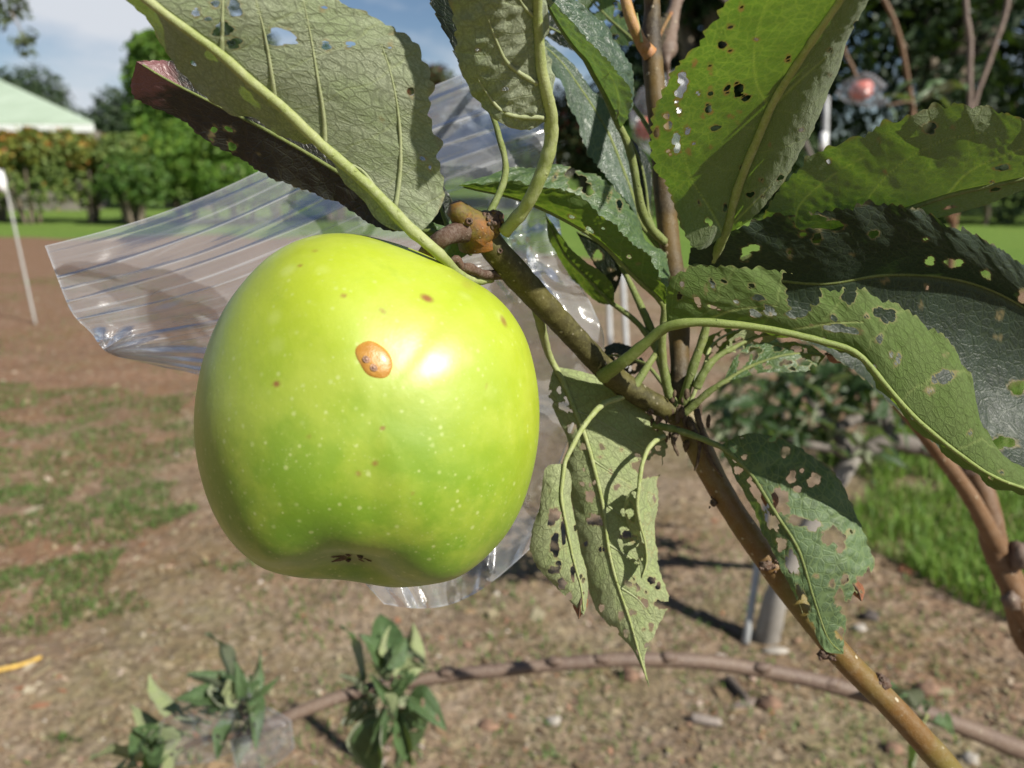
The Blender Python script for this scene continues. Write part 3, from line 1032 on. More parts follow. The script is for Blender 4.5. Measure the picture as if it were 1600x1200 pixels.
# torn flower-stalk scar with dry scales
gg = [blob_geo(P(770, 344, .2030), .0024, 1.15, 1, 1, 12, .25, 16, 10)]
for k in range(26):
    a = rng.uniform(0, 6.28)
    r = rng.uniform(6, 15)
    gg.append(blob_geo(P(771 + r * math.cos(a), 342 + r * math.sin(a) * .8, .2006 + rng.uniform(0, .0012)), rng.uniform(.0003, .0007), 1, 1, rng.uniform(.8, 2.2), k, .4, 7, 5))
V, fs = join(gg)
add('bud', V, fs, MAT['scar'], tree)
# knots on the thick shoot
for (px, py, d, r, sd) in [(1196, 882, 244, 2.3, 11), (1288, 1022, 246, 2.3, 12), (1381, 1068, 245.5, 2.4, 13), (1115, 786, 246.5, 1.3, 14), (1376, 1058, 246, 1.7, 15), (1300, 1026, 244.5, 1.5, 16), (1207, 884, 243.5, 1.3, 17)]:
    V, fs = join([blob_geo(P(px, py, (d + .5) / 1000), r / 1000 * .9, 1, 1, .8, sd, .3, 14, 9)] +
                 [blob_geo(P(px + rng.normal(0, 5), py + rng.normal(0, 5), (d - .6) / 1000), r / 3600, 1, 1, 1, sd + k, .4, 7, 5) for k in range(6)])
    add('bud', V, fs, MAT['scar'], tree)
# scales and dry bracts around the node where the shoots meet
gg = []
for k in range(34):
    px, py = 1066 + rng.normal(0, 18), 655 + rng.normal(0, 20)
    d = .2435 + rng.uniform(0, .006)
    gg.append(blob_geo(P(px, py, d), rng.uniform(.0004, .0010), 1, .7, rng.uniform(1.2, 3.2), k, .35, 8, 6))
V, fs = join(gg)
add('bud_scales', V, fs, MAT['dry_scale'], tree, kind='stuff')

for pts, r in [([(1088, 640, 243), (1098, 680, 242), (1108, 715, 242), (1128, 745, 243)], (1.0, .9, .7, .3)),
               ([(1078, 660, 242), (1092, 690, 241), (1090, 720, 241), (1085, 735, 242)], (.9, .8, .5, .25)),
               ([(1060, 668, 242), (1052, 690, 241), (1060, 712, 240)], (.9, .7, .3))]:
    stem(tree, 'bud', pts, r, 'dry_scale', seg=7, n=20, bump=.35, seed=int(pts[0][0]))

# ---- low bent branch behind
limb('branch', [(395, 1142, 690), (430, 1128, 690), (500, 1100, 700), (560, 1080, 710), (640, 1066, 715), (700, 1056, 720), (780, 1047, 725), (850, 1040, 730), (930, 1033, 735), (1010, 1030, 740),
                (1100, 1034, 748), (1190, 1047, 755), (1270, 1063, 762), (1350, 1085, 768), (1440, 1112, 775), (1520, 1142, 780), (1610, 1178, 790)],
     [4.0, 5.2, 5.6, 5.8, 5.8, 5.9, 6.0, 6.0, 6.3, 6.7, 7.0, 7.2, 7.4, 7.8, 8.2, 8.6, 9.5], 'twig', TR + [0, .02, .50], 11, seg=18, n=150, bump=.05, seed=21)
for (px, py, d, r) in [(697, 1052, 715, 7), (866, 1035, 726, 6.6), (1046, 1028, 738, 7.2), (1192, 1044, 749, 7.4), (940, 1032, 731, 6.5), (600, 1072, 708, 6.5), (1300, 1070, 760, 7.6)]:
    V, fs = blob_geo(P(px, py - 2, d / 1000), r / 1000 * .72, 1.5, 1, .9, int(px), .35, 14, 9)
    add('bud', V, fs, MAT['twig'], tree)
# ---- brown limbs at the right edge
limb('branch', [(1366, 584, 430), (1395, 622, 432), (1430, 662, 435), (1465, 706, 440), (1500, 752, 445), (1524, 790, 450), (1545, 830, 455)],
     [2.9, 3.2, 3.6, 4.0, 4.3, 4.6, 4.8], 'brown_branch', P(1570, 890, .462), 5.0, seg=16, n=80, bump=.07, seed=31)
limb('branch', [(1452, 640, 470), (1480, 680, 468), (1510, 720, 466), (1532, 758, 464), (1546, 800, 462), (1552, 845, 461), (1568, 890, 462), (1592, 940, 464), (1625, 1000, 470)],
     [4.0, 4.6, 5.4, 6.2, 6.7, 6.9, 6.4, 6.0, 5.8], 'brown_branch', TR + [0, 0, .60], 9, seg=18, n=110, bump=.08, seed=32)
for (px, py, d, r) in [(1508, 726, 458, 6.5), (1596, 868, 455, 7.5), (1580, 940, 458, 5)]:
    V, fs = blob_geo(P(px, py, d / 1000), r / 1000, 1, 1, 1.1, int(px), .3, 14, 9)
    add('bud', V, fs, MAT['twig'], tree)

# ---- leaves, one by one
leaf(tree,  # the big pale underside over the apple
     M=[(650, 366, 181), (610, 322, 180), (560, 272, 178), (500, 220, 174), (440, 163, 169), (387, 120, 164), (343, 80, 160), (287, 40, 155), (233, 0, 151), (140, -70, 145)],
     L=[(650, 366), (598, 350), (546, 290), (500, 233), (425, 205), (333, 160), (277, 112), (238, 45), (190, -10), (140, -70)],
     R=[(650, 366), (680, 342), (696, 285), (687, 225), (676, 160), (668, 77), (617, 40), (523, -4), (390, -70), (140, -70)],
     offL=[0, 3, 6, 9, 11, 12, 12, 10, 7, 0], offR=[0, 2, 3, 4, 5, 7, 9, 8, 5, 0], nu=220, nv=64, bulge=(-1.0, 1.5), ruffle=.5,
     rib=(1.45, .8), stalk=[(768, 436, 213), (738, 438, 206), (714, 427, 197), (698, 409, 188), (680, 391, 183), (650, 366, 181)], stalk_r=1.2, mat='leaf', side='U',
     holes=[(438, 58, 21, 17), (366, 68, 12, 9), (348, 46, 15, 12), (306, 20, 7, 7), (367, 12, 11, 15), (337, 6, 8, 6), (355, 50, 5, 6), (510, 72, 7, 10), (547, 70, 6, 8, 20), (548, 5, 4, 3), (613, 52, 3, 3),
            (610, 71, 4, 6), (642, 143, 5, 9), (596, 187, 3, 4), (672, 262, 3, 4), (325, 30, 6, 5)], rnd=5, pitch=4.2, teeth=.03,
     veins=[[(508, 225), (506, 180), (496, 120), (486, 60), (474, 0)], [(618, 326), (626, 260), (624, 190), (612, 120), (596, 70)],
            [(346, 82), (347, 50), (348, 10), (349, -30)], [(590, 300), (560, 262), (500, 245)], [(430, 158), (425, 120), (415, 60), (400, 0)]], seed=1,
     label='large pale underside leaf crossing above the apple')
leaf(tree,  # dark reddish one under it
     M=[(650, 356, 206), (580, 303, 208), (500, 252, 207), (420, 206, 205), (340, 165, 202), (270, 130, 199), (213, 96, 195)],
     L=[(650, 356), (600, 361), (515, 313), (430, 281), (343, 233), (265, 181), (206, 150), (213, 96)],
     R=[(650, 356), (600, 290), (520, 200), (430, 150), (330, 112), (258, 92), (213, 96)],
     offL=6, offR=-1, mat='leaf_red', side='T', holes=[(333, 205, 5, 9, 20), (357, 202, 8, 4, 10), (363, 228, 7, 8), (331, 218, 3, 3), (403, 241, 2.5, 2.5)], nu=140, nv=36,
     rib=(.8, .25), ribmat='stalk_shade', stalk=[(726, 368, 206), (690, 366, 206), (650, 356, 206)], seed=2, ruffle=.5, label='dark reddish leaf with a lit purple tip')
leaf(tree,  # top centre
     M=[(860, 187, 184), (853, 160, 181), (848, 135, 178), (843, 110, 176), (840, 75, 173), (838, 40, 170), (837, 0, 166), (838, -60, 160), (836, -140, 155)],
     L=[(860, 187), (818, 204), (776, 184), (743, 160), (723, 120), (711, 80), (707, 25), (715, -50), (836, -140)],
     R=[(860, 187), (864, 165), (862, 135), (858, 105), (855, 75), (853, 40), (853, 0), (860, -60), (836, -140)],
     offL=[0, 2.5, 4, 4, 3, 2, 0, 0, 0], offR=9, bulge=(2.0, 0), mat='leaf', side='U', ruffle=.8, pucker=.5, holes=[(790, 139, 5, 4), (747, 78, 4, 3), (787, 99, 2, 2, 0)], pitch=4.4, teeth=.04,
     veins=[[(840, 131), (797, 103), (777, 67), (752, 0)], [(849, 184), (790, 178), (757, 140), (745, 118)], [(838, 28), (822, 14), (806, -10)]],
     rib=(1.55, .8), stalk=[(788, 362, 203), (815, 332, 198), (835, 298, 193.5), (851, 258, 190), (861, 220, 187), (860, 187, 184)], stalk_r=1.75, nu=150, nv=48, seed=3,
     label='felted pale leaf hanging at the top centre on a curved stalk')
leaf(tree, M=[(775, 195, 212), (752, 130, 212), (737, 70, 212), (722, 10, 212), (700, -70, 212)], L=[(775, 195), (720, 105), (700, 62), (681, 25), (668, -15), (700, -70)], R=[(775, 195), (800, 130), (792, 60), (765, 0), (700, -70)],
     offL=2, offR=3, mat='leaf_shade', side='T', seed=4, rib=(.8, .3), ribmat='stalk_shade', stalk=[(760, 345, 206), (790, 270, 211), (775, 195, 212)], pitch=3.4, teeth=.08)
leaf(tree,  # folded leaf, green underside and grey lit face
     M=[(970, 200, 236), (957, 167, 234), (943, 140, 232), (930, 117, 230), (917, 93, 228), (902, 77, 227), (885, 55, 226), (868, 28, 225), (852, 0, 224), (815, -60, 222)],
     R=[(970, 200), (983, 182), (987, 155), (980, 128), (957, 103), (935, 76), (915, 55), (892, 30), (863, 0), (815, -60)],
     L=[(970, 200), (989, 165), (993, 135), (990, 108), (978, 87), (960, 58), (947, 37), (925, 20), (902, 0), (815, -60)],
     offL=10, offR=-9, mat='leaf_grey', side='U', bulge=(1, .8), rib=(1.1, .4), ribmat='stalk_shade', seed=5, nu=140, nv=30,
     stalk=[(1038, 378, 256), (1018, 358, 251), (1003, 330, 247), (995, 290, 243), (988, 250, 240), (980, 222, 238), (970, 200, 236)], stalk_r=1.5, pucker=.4,
     veins=[[(962, 190), (968, 165), (962, 135), (950, 112)]])
leaf(tree, M=[(1003, 352, 263), (990, 308, 263), (972, 260, 263), (953, 213, 263), (930, 172, 263), (905, 135, 263), (880, 100, 263), (850, 72, 263), (815, 55, 263)],
     R=[(1003, 352), (995, 310), (990, 260), (973, 205), (950, 168), (927, 140), (907, 113), (882, 86), (850, 62), (815, 55)],
     L=[(1003, 352), (975, 312), (945, 272), (922, 250), (908, 215), (890, 170), (880, 138), (858, 108), (815, 55)], offL=-5, offR=2, mat='leaf_grey', side='T', seed=6, pitch=3.0, teeth=.09, rib=(.9, .3),
     ribmat='stalk_shade', stalk=[(1048, 400, 262), (1025, 380, 263), (1003, 352, 263)], ruffle=.6)
leaf(tree, M=[(960, 130, 276), (905, 70, 276), (862, 44, 276), (815, 24, 276)], L=[(960, 130), (908, 88), (864, 64), (815, 24)], R=[(960, 130), (915, 50), (870, 22), (815, 24)], offL=1, offR=2, mat='leaf_shade', side='T', seed=7,
     holes=[(863, 50, 4, 3), (846, 32, 8, 6)], rib=(.7, .3), ribmat='stalk_shade', stalk=[(1030, 230, 266), (1000, 180, 272), (960, 130, 276)])
leaf(tree, M=[(1000, 72, 300), (970, 45, 305), (945, 22, 308), (915, -10, 310), (880, -50, 310)], L=[(1000, 72), (968, 70), (940, 45), (912, 20), (880, -50)], R=[(1000, 72), (985, 30), (962, -5), (935, -30), (880, -50)], mat='leaf_thin', side='T', seed=8,
     holes=[(948, 40, 9, 7), (975, 22, 8, 6), (930, 12, 7, 8), (962, 58, 5, 4), (985, 48, 5, 4)], rnd=8, rib=(.6, .3), ribmat='stalk_shade', stalk=[(1020, 100, 266), (1000, 72, 300)])
leaf(tree,  # folded leaf pointing left behind the stalk
     M=[(1040, 478, 240), (1028, 462, 238), (996, 434, 236), (965, 402, 234), (940, 378, 232), (909, 357, 230), (870, 336, 229), (830, 318, 228), (790, 305, 227), (750, 297, 226), (716, 289, 225)],
     R=[(1040, 478), (1042, 450), (1028, 425), (1012, 395), (985, 376), (958, 350), (928, 320), (876, 295), (832, 287), (775, 284), (716, 289)],
     L=[(1040, 478), (1048, 440), (1040, 400), (1014, 378), (1000, 345), (980, 315), (950, 285), (905, 265), (850, 257), (780, 268), (716, 289)],
     offL=12, offR=-9, mat='leaf_green', side='U', bulge=(2, 1), nu=190, nv=34, seed=9, rib=(1.0, .3), ribmat='stalk_shade', ruffle=.6, pucker=.35,
     holes=[(902, 284, 13, 13, 0, 'L'), (892, 270, 8, 9, 0, 'L'), (918, 296, 9, 9, 0, 'L'), (952, 307, 3, 7, 15, 'L'), (968, 320, 5, 8, 0, 'L'), (868, 275, 3, 8, 20, 'L'), (893, 339, 5, 3, 30, 'R'), (921, 360, 8, 4, 30, 'R'), (983, 401, 3, 4), (942, 357, 4, 2, 20, 'R'), (997, 412, 3, 2)],
     stalk=[(1062, 645, 250), (1045, 615, 249), (1036, 565, 246), (1035, 520, 243), (1040, 478, 240)], stalk_r=1.6, label='folded leaf with big ragged holes pointing left above the shoot')
leaf(tree,  # large backlit leaf, upper right
     M=[(1131, 367, 226), (1142, 322, 217), (1161, 270, 207), (1187, 206, 195), (1210, 154, 185), (1240, 105, 175), (1277, 49, 164), (1311, 0, 155), (1350, -60, 146), (1390, -120, 140)],
     L=[(1131, 367), (1082, 390), (1050, 310), (1013, 247), (1016, 198), (1036, 135), (1075, 82), (1118, 25), (1190, -50), (1390, -120)],
     R=[(1131, 367), (1165, 349), (1195, 322), (1240, 259), (1272, 200), (1302, 128), (1331, 49), (1357, 0), (1395, -60), (1390, -120)],
     offL=[0, 5, 11, 15, 17, 17, 15, 12, 7, 0], offR=[0, 3, 8, 13, 16, 17, 15, 11, 6, 0], bulge=(1.5, 2.5), mat='leaf_thin', veinmat='vein_lit', side='U', nu=220, nv=56, seed=10, rib=(1.35, .6), pitch=3.0, teeth=.035,
     holes=[(1067, 124, 9, 11), (1061, 146, 6, 8), (1057, 160, 4, 6), (1128, 70, 6, 8, -30), (1141, 79, 4, 5), (1158, 12, 4, 6), (1142, 41, 5, 4), (1110, 107, 3.5, 8, -10), (1041, 181, 6, 5), (1044, 197, 6, 8), (1074, 203, 5, 7), (1061, 174, 4, 7), (1056, 217, 7, 9), (1058, 232, 6, 8), (1091, 146, 4, 4),
            (1110, 144, 4, 8, 15), (1136, 140, 5, 8, 15), (1154, 139, 9, 10), (1164, 152, 9, 6), (1107, 170, 6, 8, -20), (1118, 200, 8, 5), (1083, 225, 4, 4), (1076, 237, 4, 5), (1141, 182, 4, 3), (1026, 207, 4, 9), (1085, 98, 3, 6), (1252, 203, 5, 3)], rnd=26,
     veins=[[(1128, 362), (1108, 325), (1078, 275), (1066, 215), (1075, 150), (1110, 85), (1145, 15)], [(1200, 165), (1182, 130), (1178, 85), (1185, 40), (1200, 0)], [(1140, 355), (1165, 330), (1205, 290)], [(1205, 170), (1245, 130), (1290, 90)]],
     stalk=[(1062, 480, 259), (1090, 440, 248), (1115, 405, 238), (1131, 367, 226)], stalk_r=1.5, label='large leaf at the upper right, lit through and peppered with holes')
leaf(tree,  # leaf to the right edge
     M=[(1190, 395, 246), (1260, 372, 240), (1335, 350, 236), (1412, 326, 232), (1487, 302, 228), (1560, 286, 224), (1640, 268, 220), (1740, 240, 216)],
     L=[(1190, 395), (1199, 322), (1256, 248), (1345, 207), (1420, 178), (1505, 159), (1610, 190), (1740, 240)],
     R=[(1190, 395), (1280, 402), (1360, 378), (1431, 348), (1500, 333), (1570, 309), (1650, 280), (1740, 240)],
     offL=[0, -12, -22, -27, -29, -27, -18, 0], offR=3, bulge=(2, 0), mat='leaf_thin', veinmat='vein_lit', side='U', nu=200, nv=52, seed=11, pitch=3.4, teeth=.03, rib=(1.1, .5), ribmat='stalk_shade',
     holes=[(1452, 200, 13, 8), (1373, 219, 3, 3), (1295, 252, 4, 4), (1383, 269, 3, 3), (1566, 262, 11, 5), (1555, 296, 7, 3, -15), (1484, 324, 8, 3, -10)], rnd=4,
     veins=[[(1340, 348), (1360, 305), (1415, 250), (1490, 215), (1560, 205)], [(1240, 370), (1250, 320), (1300, 275), (1350, 245)], [(1480, 304), (1520, 265), (1600, 232), (1650, 220)]], stalk=[(1058, 455, 260), (1110, 430, 254), (1150, 412, 250), (1190, 395, 246)], stalk_r=1.3)
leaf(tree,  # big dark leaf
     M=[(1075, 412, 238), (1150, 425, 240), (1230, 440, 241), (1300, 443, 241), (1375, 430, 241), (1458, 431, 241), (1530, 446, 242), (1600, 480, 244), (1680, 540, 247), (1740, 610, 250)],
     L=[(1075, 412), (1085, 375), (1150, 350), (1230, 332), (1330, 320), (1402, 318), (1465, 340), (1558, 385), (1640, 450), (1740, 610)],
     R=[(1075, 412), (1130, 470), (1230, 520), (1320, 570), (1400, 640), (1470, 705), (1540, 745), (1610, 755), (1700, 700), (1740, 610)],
     offL=[0, -8, -14, -18, -20, -20, -18, -12, -6, 0], offR=[0, 2, 1, -2, -6, -11, -13, -11, -5, 0], bulge=(1.5, -10.0), mat='leaf_shade_thick', side='T', nu=220, nv=60, seed=12, pitch=3.2, teeth=.045, ruffle=.5, pucker=.15, rib=(.9, .35), ribmat='stalk_shade',
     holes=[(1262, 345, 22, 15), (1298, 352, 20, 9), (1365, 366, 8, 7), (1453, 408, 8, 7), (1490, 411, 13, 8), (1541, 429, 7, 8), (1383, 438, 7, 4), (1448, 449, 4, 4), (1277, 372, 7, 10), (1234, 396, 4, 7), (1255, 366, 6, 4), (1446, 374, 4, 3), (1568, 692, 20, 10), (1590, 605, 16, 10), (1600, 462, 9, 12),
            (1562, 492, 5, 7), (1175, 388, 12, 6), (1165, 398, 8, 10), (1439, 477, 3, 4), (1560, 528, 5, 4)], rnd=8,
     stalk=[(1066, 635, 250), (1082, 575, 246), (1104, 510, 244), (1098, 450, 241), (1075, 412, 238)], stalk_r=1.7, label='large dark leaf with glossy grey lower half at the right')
leaf(tree,  # long curved leaf in front
     M=[(1042, 508, 216), (1083, 500, 213), (1167, 506, 210), (1229, 517, 208), (1292, 533, 207), (1342, 550, 206), (1382, 597, 206), (1430, 652, 207), (1500, 710, 209), (1560, 748, 212), (1640, 772, 216), (1730, 780, 220)],
     L=[(1042, 508), (1044, 440), (1092, 413), (1160, 416), (1217, 420), (1290, 448), (1346, 450), (1417, 483), (1500, 555), (1533, 665), (1600, 733), (1730, 780)],
     R=[(1042, 508), (1085, 510), (1167, 516), (1229, 526), (1292, 541), (1338, 560), (1376, 608), (1424, 664), (1495, 722), (1560, 762), (1640, 782), (1730, 780)],
     offL=[0, -2, -3, -3, -2, -1, 0, 2, 3, 3, 2, 0], offR=13, bulge=(2.2, 0), mat='leaf_green', veinmat='vein_lit', side='U', nu=260, nv=50, seed=13, pitch=3.0, teeth=.05, ruffle=.7, pucker=.15, rib=(1.35, .3), ribmat='stalk_mid',
     holes=[(1250, 458, 27, 30), (1243, 488, 13, 10), (1270, 452, 16, 20), (1328, 458, 12, 17, 30), (1383, 492, 17, 12, 30), (1315, 514, 27, 7, 5), (1066, 443, 4, 6), (1062, 463, 5, 5), (1113, 443, 4, 9, -25), (1131, 439, 5, 4), (1174, 447, 5, 5), (1090, 471, 5, 10, -25), (1103, 452, 2, 6), (1185, 465, 10, 5, 15), (1151, 472, 4, 4), (1180, 490, 12, 5, 25),
            (1203, 486, 12, 7, 25), (1114, 480, 10, 3, 20), (1303, 497, 5, 6), (1403, 562, 5, 10, 20), (1374, 530, 6, 7), (1393, 554, 4, 5), (1478, 588, 14, 11), (1461, 592, 6, 8), (1453, 610, 7, 7), (1516, 677, 4, 5), (1565, 738, 4, 3), (1354, 494, 5, 4)], rnd=6,
     veins=[[(1110, 498), (1150, 484), (1215, 477)], [(1240, 515), (1300, 505), (1350, 503)]],
     stalk=[(942, 588, 233), (956, 577, 229), (975, 565, 225), (1004, 540, 221), (1042, 508, 216)], stalk_r=2.1, label='long curled green leaf arching in front of the dark leaf')
leaf(tree,  # eaten leaf on the thick shoot
     M=[(1124, 697, 238), (1150, 718, 236), (1174, 742, 234), (1195, 775, 232), (1215, 807, 230), (1247, 857, 228), (1266, 917, 227), (1280, 962, 227), (1295, 1000, 228), (1318, 1022, 230)],
     R=[(1124, 697), (1160, 678), (1206, 680), (1262, 705), (1312, 750), (1342, 808), (1366, 880), (1345, 930), (1322, 975), (1318, 1022)],
     L=[(1124, 697), (1137, 722), (1155, 757), (1178, 800), (1195, 838), (1212, 872), (1240, 930), (1268, 985), (1292, 1018), (1318, 1022)],
     offL=[0, 3, 5, 5, 4, 3, 2, 1, 0, 0], offR=[0, 1, 3, 5, 6, 6, 5, 4, 2, 0], bulge=(0, 2.5), mat='leaf_matte', side='T', nu=230, nv=56, seed=14, pitch=3.0, teeth=.03, rib=(.85, .25), ribmat='stalk_shade', pucker=.35,
     holes=[(1227, 706, 7, 9), (1253, 735, 4, 4), (1272, 750, 10, 11), (1237, 746, 7, 11), (1246, 764, 6, 6), (1163, 714, 5, 4), (1218, 781, 12, 20, -15), (1228, 797, 7, 7), (1250, 815, 19, 8, 10), (1272, 821, 11, 8), (1302, 838, 18, 14, 30), (1314, 855, 7, 9), (1328, 831, 6, 4), (1275, 900, 4, 4), (1187, 775, 8, 26, -25),
            (1205, 815, 7, 18, -25), (1238, 880, 9, 20, -20), (1222, 850, 6, 10), (1356, 925, 20, 30), (1336, 960, 20, 28), (1312, 935, 9, 12), (1300, 912, 5, 6), (1255, 940, 8, 22, -15), (1320, 905, 6, 8), (1265, 980, 7, 16, -20), (1312, 990, 8, 8), (1153, 735, 6, 7)], rnd=14,
     stalk=[(1022, 664, 246), (1042, 668, 243), (1080, 679, 240), (1124, 697, 238)], stalk_r=1.35, label='chewed dark green leaf lying over the thick shoot')
leaf(tree,  # long hanging leaf
     M=[(866, 572, 247), (881, 600, 247), (893, 630, 246), (906, 660, 245), (920, 700, 244), (931, 742, 243), (943, 793, 242), (950, 852, 241), (963, 907, 240), (982, 962, 240), (1000, 1025, 240), (1015, 1076, 240)],
     L=[(866, 572), (860, 595), (857, 622), (872, 655), (886, 690), (885, 745), (895, 800), (905, 880), (930, 948), (963, 990), (992, 1020), (1015, 1076)],
     R=[(866, 572), (940, 590), (1012, 640), (1042, 685), (1040, 720), (1024, 760), (1020, 810), (1030, 880), (1045, 935), (1028, 985), (1008, 1025), (1015, 1076)],
     offL=[0, 0, 1, 2, 3, 5, 6, 6, 5, 3, 1, 0], offR=[0, 3, 5, 6, 6, 5, 4, 3, 2, 1, 0, 0], bulge=(1, 1.5), mat='leaf_pale', side='U', nu=230, nv=56, seed=15, pitch=3.0, teeth=.03, rib=(1.0, .25),
     holes=[(881, 636, 10, 6, 25), (893, 669, 7, 8), (861, 628, 3, 6), (911, 698, 4, 6), (971, 703, 3, 3), (938, 714, 4, 2.5), (996, 712, 5, 4), (910, 756, 5, 3), (922, 758, 3, 3), (1012, 732, 20, 16), (1025, 725, 12, 14), (922, 775, 9, 8), (1028, 700, 6, 4), (930, 813, 11, 10), (980, 835, 12, 6), (1018, 907, 6, 7),
            (982, 912, 6, 5), (1007, 942, 7, 7), (970, 962, 4, 8), (1011, 1008, 4, 4), (990, 905, 3, 4), (1010, 925, 3, 3), (1035, 945, 12, 7), (997, 935, 4, 3), (940, 950, 4, 7), (960, 985, 5, 9, -30), (915, 850, 4, 4), (1001, 880, 3, 3)], rnd=30,
     veins=[[(896, 640), (930, 655), (975, 680), (1010, 705)], [(922, 716), (950, 735), (985, 755)], [(936, 780), (970, 805), (1000, 818)], [(950, 850), (985, 872), (1015, 895)], [(965, 915), (995, 935), (1015, 960)]],
     stalk=[(836, 470, 223), (848, 520, 236), (856, 550, 244), (866, 572, 247)], stalk_r=1.5, label='long pale hanging leaf full of holes below the branch')
leaf(tree,  # small curled leaf left of it
     M=[(881, 724, 229), (878, 750, 228), (876, 775, 227), (882, 810, 226), (890, 850, 226), (898, 885, 227), (908, 920, 228), (912, 962, 229)],
     L=[(881, 724), (852, 732), (843, 790), (828, 843), (838, 885), (865, 915), (890, 938), (912, 962)],
     R=[(881, 724), (891, 745), (893, 780), (900, 820), (907, 855), (915, 890), (920, 930), (912, 962)],
     offL=2, offR=6, mat='leaf_pale', side='U', seed=16, nu=150, nv=36, rib=(.7, .2), teeth=.03,
     holes=[(865, 807, 8, 16, 10), (867, 852, 8, 17), (865, 891, 8, 7), (878, 912, 8, 8), (880, 830, 3, 28, -5), (873, 880, 4, 5), (889, 932, 5, 7), (859, 767, 2, 2), (895, 895, 4, 12)], rnd=4,
     stalk=[(985, 614, 245), (962, 624, 241), (945, 630, 238.5), (928, 645, 236), (908, 672, 232), (893, 700, 230), (881, 724, 229)], stalk_r=1.0, bulge=(1.5, 0))
leaf(tree, M=[(998, 760, 233), (995, 790, 233), (1000, 820, 234), (1008, 850, 235), (1010, 880, 235), (1002, 905, 234)], L=[(998, 760), (980, 775), (975, 805), (988, 840), (996, 865), (1002, 905)], R=[(998, 760), (1020, 745), (1030, 775), (1022, 815), (1024, 860), (1002, 905)],
     offL=3, offR=5, mat='leaf_pale', side='U', seed=17, nu=110, nv=30, holes=[(985, 800, 7, 14), (1018, 780, 6, 10), (1005, 835, 5, 12), (1018, 850, 7, 10), (990, 845, 5, 9), (1012, 810, 5, 8)], rnd=6, rib=(.6, .2),
     stalk=[(1038, 682, 243), (1024, 689, 240), (1012, 703, 237), (1003, 728, 234), (998, 760, 233)], stalk_r=.8)
leaf(tree, M=[(1130, 597, 243), (1160, 578, 243), (1190, 565, 243), (1220, 556, 243), (1250, 552, 244), (1290, 556, 246)], L=[(1130, 597), (1150, 556), (1185, 536), (1225, 534), (1262, 538), (1290, 556)], R=[(1130, 597), (1168, 588), (1205, 582), (1240, 582), (1270, 578), (1290, 556)],
     offL=4, offR=-2, mat='leaf_green', side='T', seed=18, nu=120, nv=34, holes=[(1162, 560, 10, 9), (1180, 548, 9, 7), (1245, 545, 9, 5), (1255, 566, 10, 6), (1230, 566, 7, 4), (1275, 560, 8, 5), (1215, 545, 7, 5), (1270, 574, 5, 4), (1200, 574, 5, 3), (1238, 576, 5, 3)], rnd=10, rib=(.8, .3), ribmat='stalk_shade',
     stalk=[(1062, 652, 248), (1085, 632, 246), (1108, 612, 244), (1130, 597, 243)], stalk_r=1.4)
leaf(tree, M=[(1135, 548, 246), (1160, 535, 248), (1190, 524, 250), (1225, 520, 252)], L=[(1135, 548), (1140, 528), (1180, 510), (1225, 520)], R=[(1135, 548), (1165, 552), (1195, 540), (1225, 520)], offL=-4, offR=2, mat='leaf_pale', side='U', seed=19, nu=90, nv=26,
     holes=[(1155, 532, 7, 5), (1185, 530, 7, 5)], rnd=8, rib=(.9, .2), ribmat='stalk_shade', stalk=[(1088, 606, 246), (1098, 585, 245), (1112, 565, 245), (1135, 548, 246)], stalk_r=1.5)
leaf(tree, M=[(1105, 560, 252), (1110, 545, 254), (1125, 530, 256), (1150, 518, 258), (1180, 512, 260)], L=[(1105, 560), (1095, 545), (1108, 525), (1145, 508), (1180, 512)], R=[(1105, 560), (1122, 552), (1140, 540), (1165, 528), (1180, 512)], offL=3, offR=-3, mat='leaf_green', side='U', seed=20, nu=90, nv=24, rnd=12, rib=(.6, .25),
     holes=[(1130, 528, 6, 5), (1118, 545, 4, 5)], stalk=[(1078, 630, 250), (1090, 600, 250), (1105, 560, 252)])
leaf(tree, M=[(960, 476, 259), (940, 455, 259), (915, 430, 259), (887, 402, 259), (870, 372, 259), (852, 335, 259)], R=[(960, 476), (958, 447), (940, 425), (908, 403), (883, 376), (852, 335)], L=[(960, 476), (930, 471), (902, 444), (878, 412), (860, 380), (852, 335)], offL=5, offR=-5, mat='leaf_green', side='U', seed=21,
     rib=(.8, .3), ribmat='stalk_shade', stalk=[(1055, 632, 254), (1040, 585, 255), (1025, 545, 256), (1005, 515, 257), (985, 495, 258), (960, 476, 259)], stalk_r=1.3, nu=110, nv=28)
leaf(tree, M=[(974, 422, 266), (960, 402, 266), (938, 380, 266), (900, 362, 266)], L=[(974, 422), (958, 460), (934, 425), (900, 362)], R=[(974, 422), (972, 393), (950, 370), (900, 362)], offL=3, offR=3, mat='leaf_shade', side='T', seed=22, holes=[(934, 400, 9, 7), (955, 422, 4, 2), (962, 435, 4, 3)], nu=90, nv=26, rib=(.8, .3), ribmat='stalk_shade',
     stalk=[(1050, 625, 255), (1032, 560, 256), (1015, 510, 258), (995, 465, 262), (974, 422, 266)], stalk_r=1.9)
leaf(tree, M=[(1014, 336, 272), (1009, 290, 272), (1000, 250, 272), (984, 215, 272)], L=[(1014, 336), (998, 300), (988, 258), (984, 215)], R=[(1014, 336), (1020, 295), (1012, 245), (984, 215)], offL=2, offR=3, mat='leaf_shade', side='T', seed=23, nu=90, nv=24, rib=(.6, .3), ribmat='stalk_shade', stalk=[(1040, 400, 262), (1025, 365, 268), (1014, 336, 272)], teeth=.1)
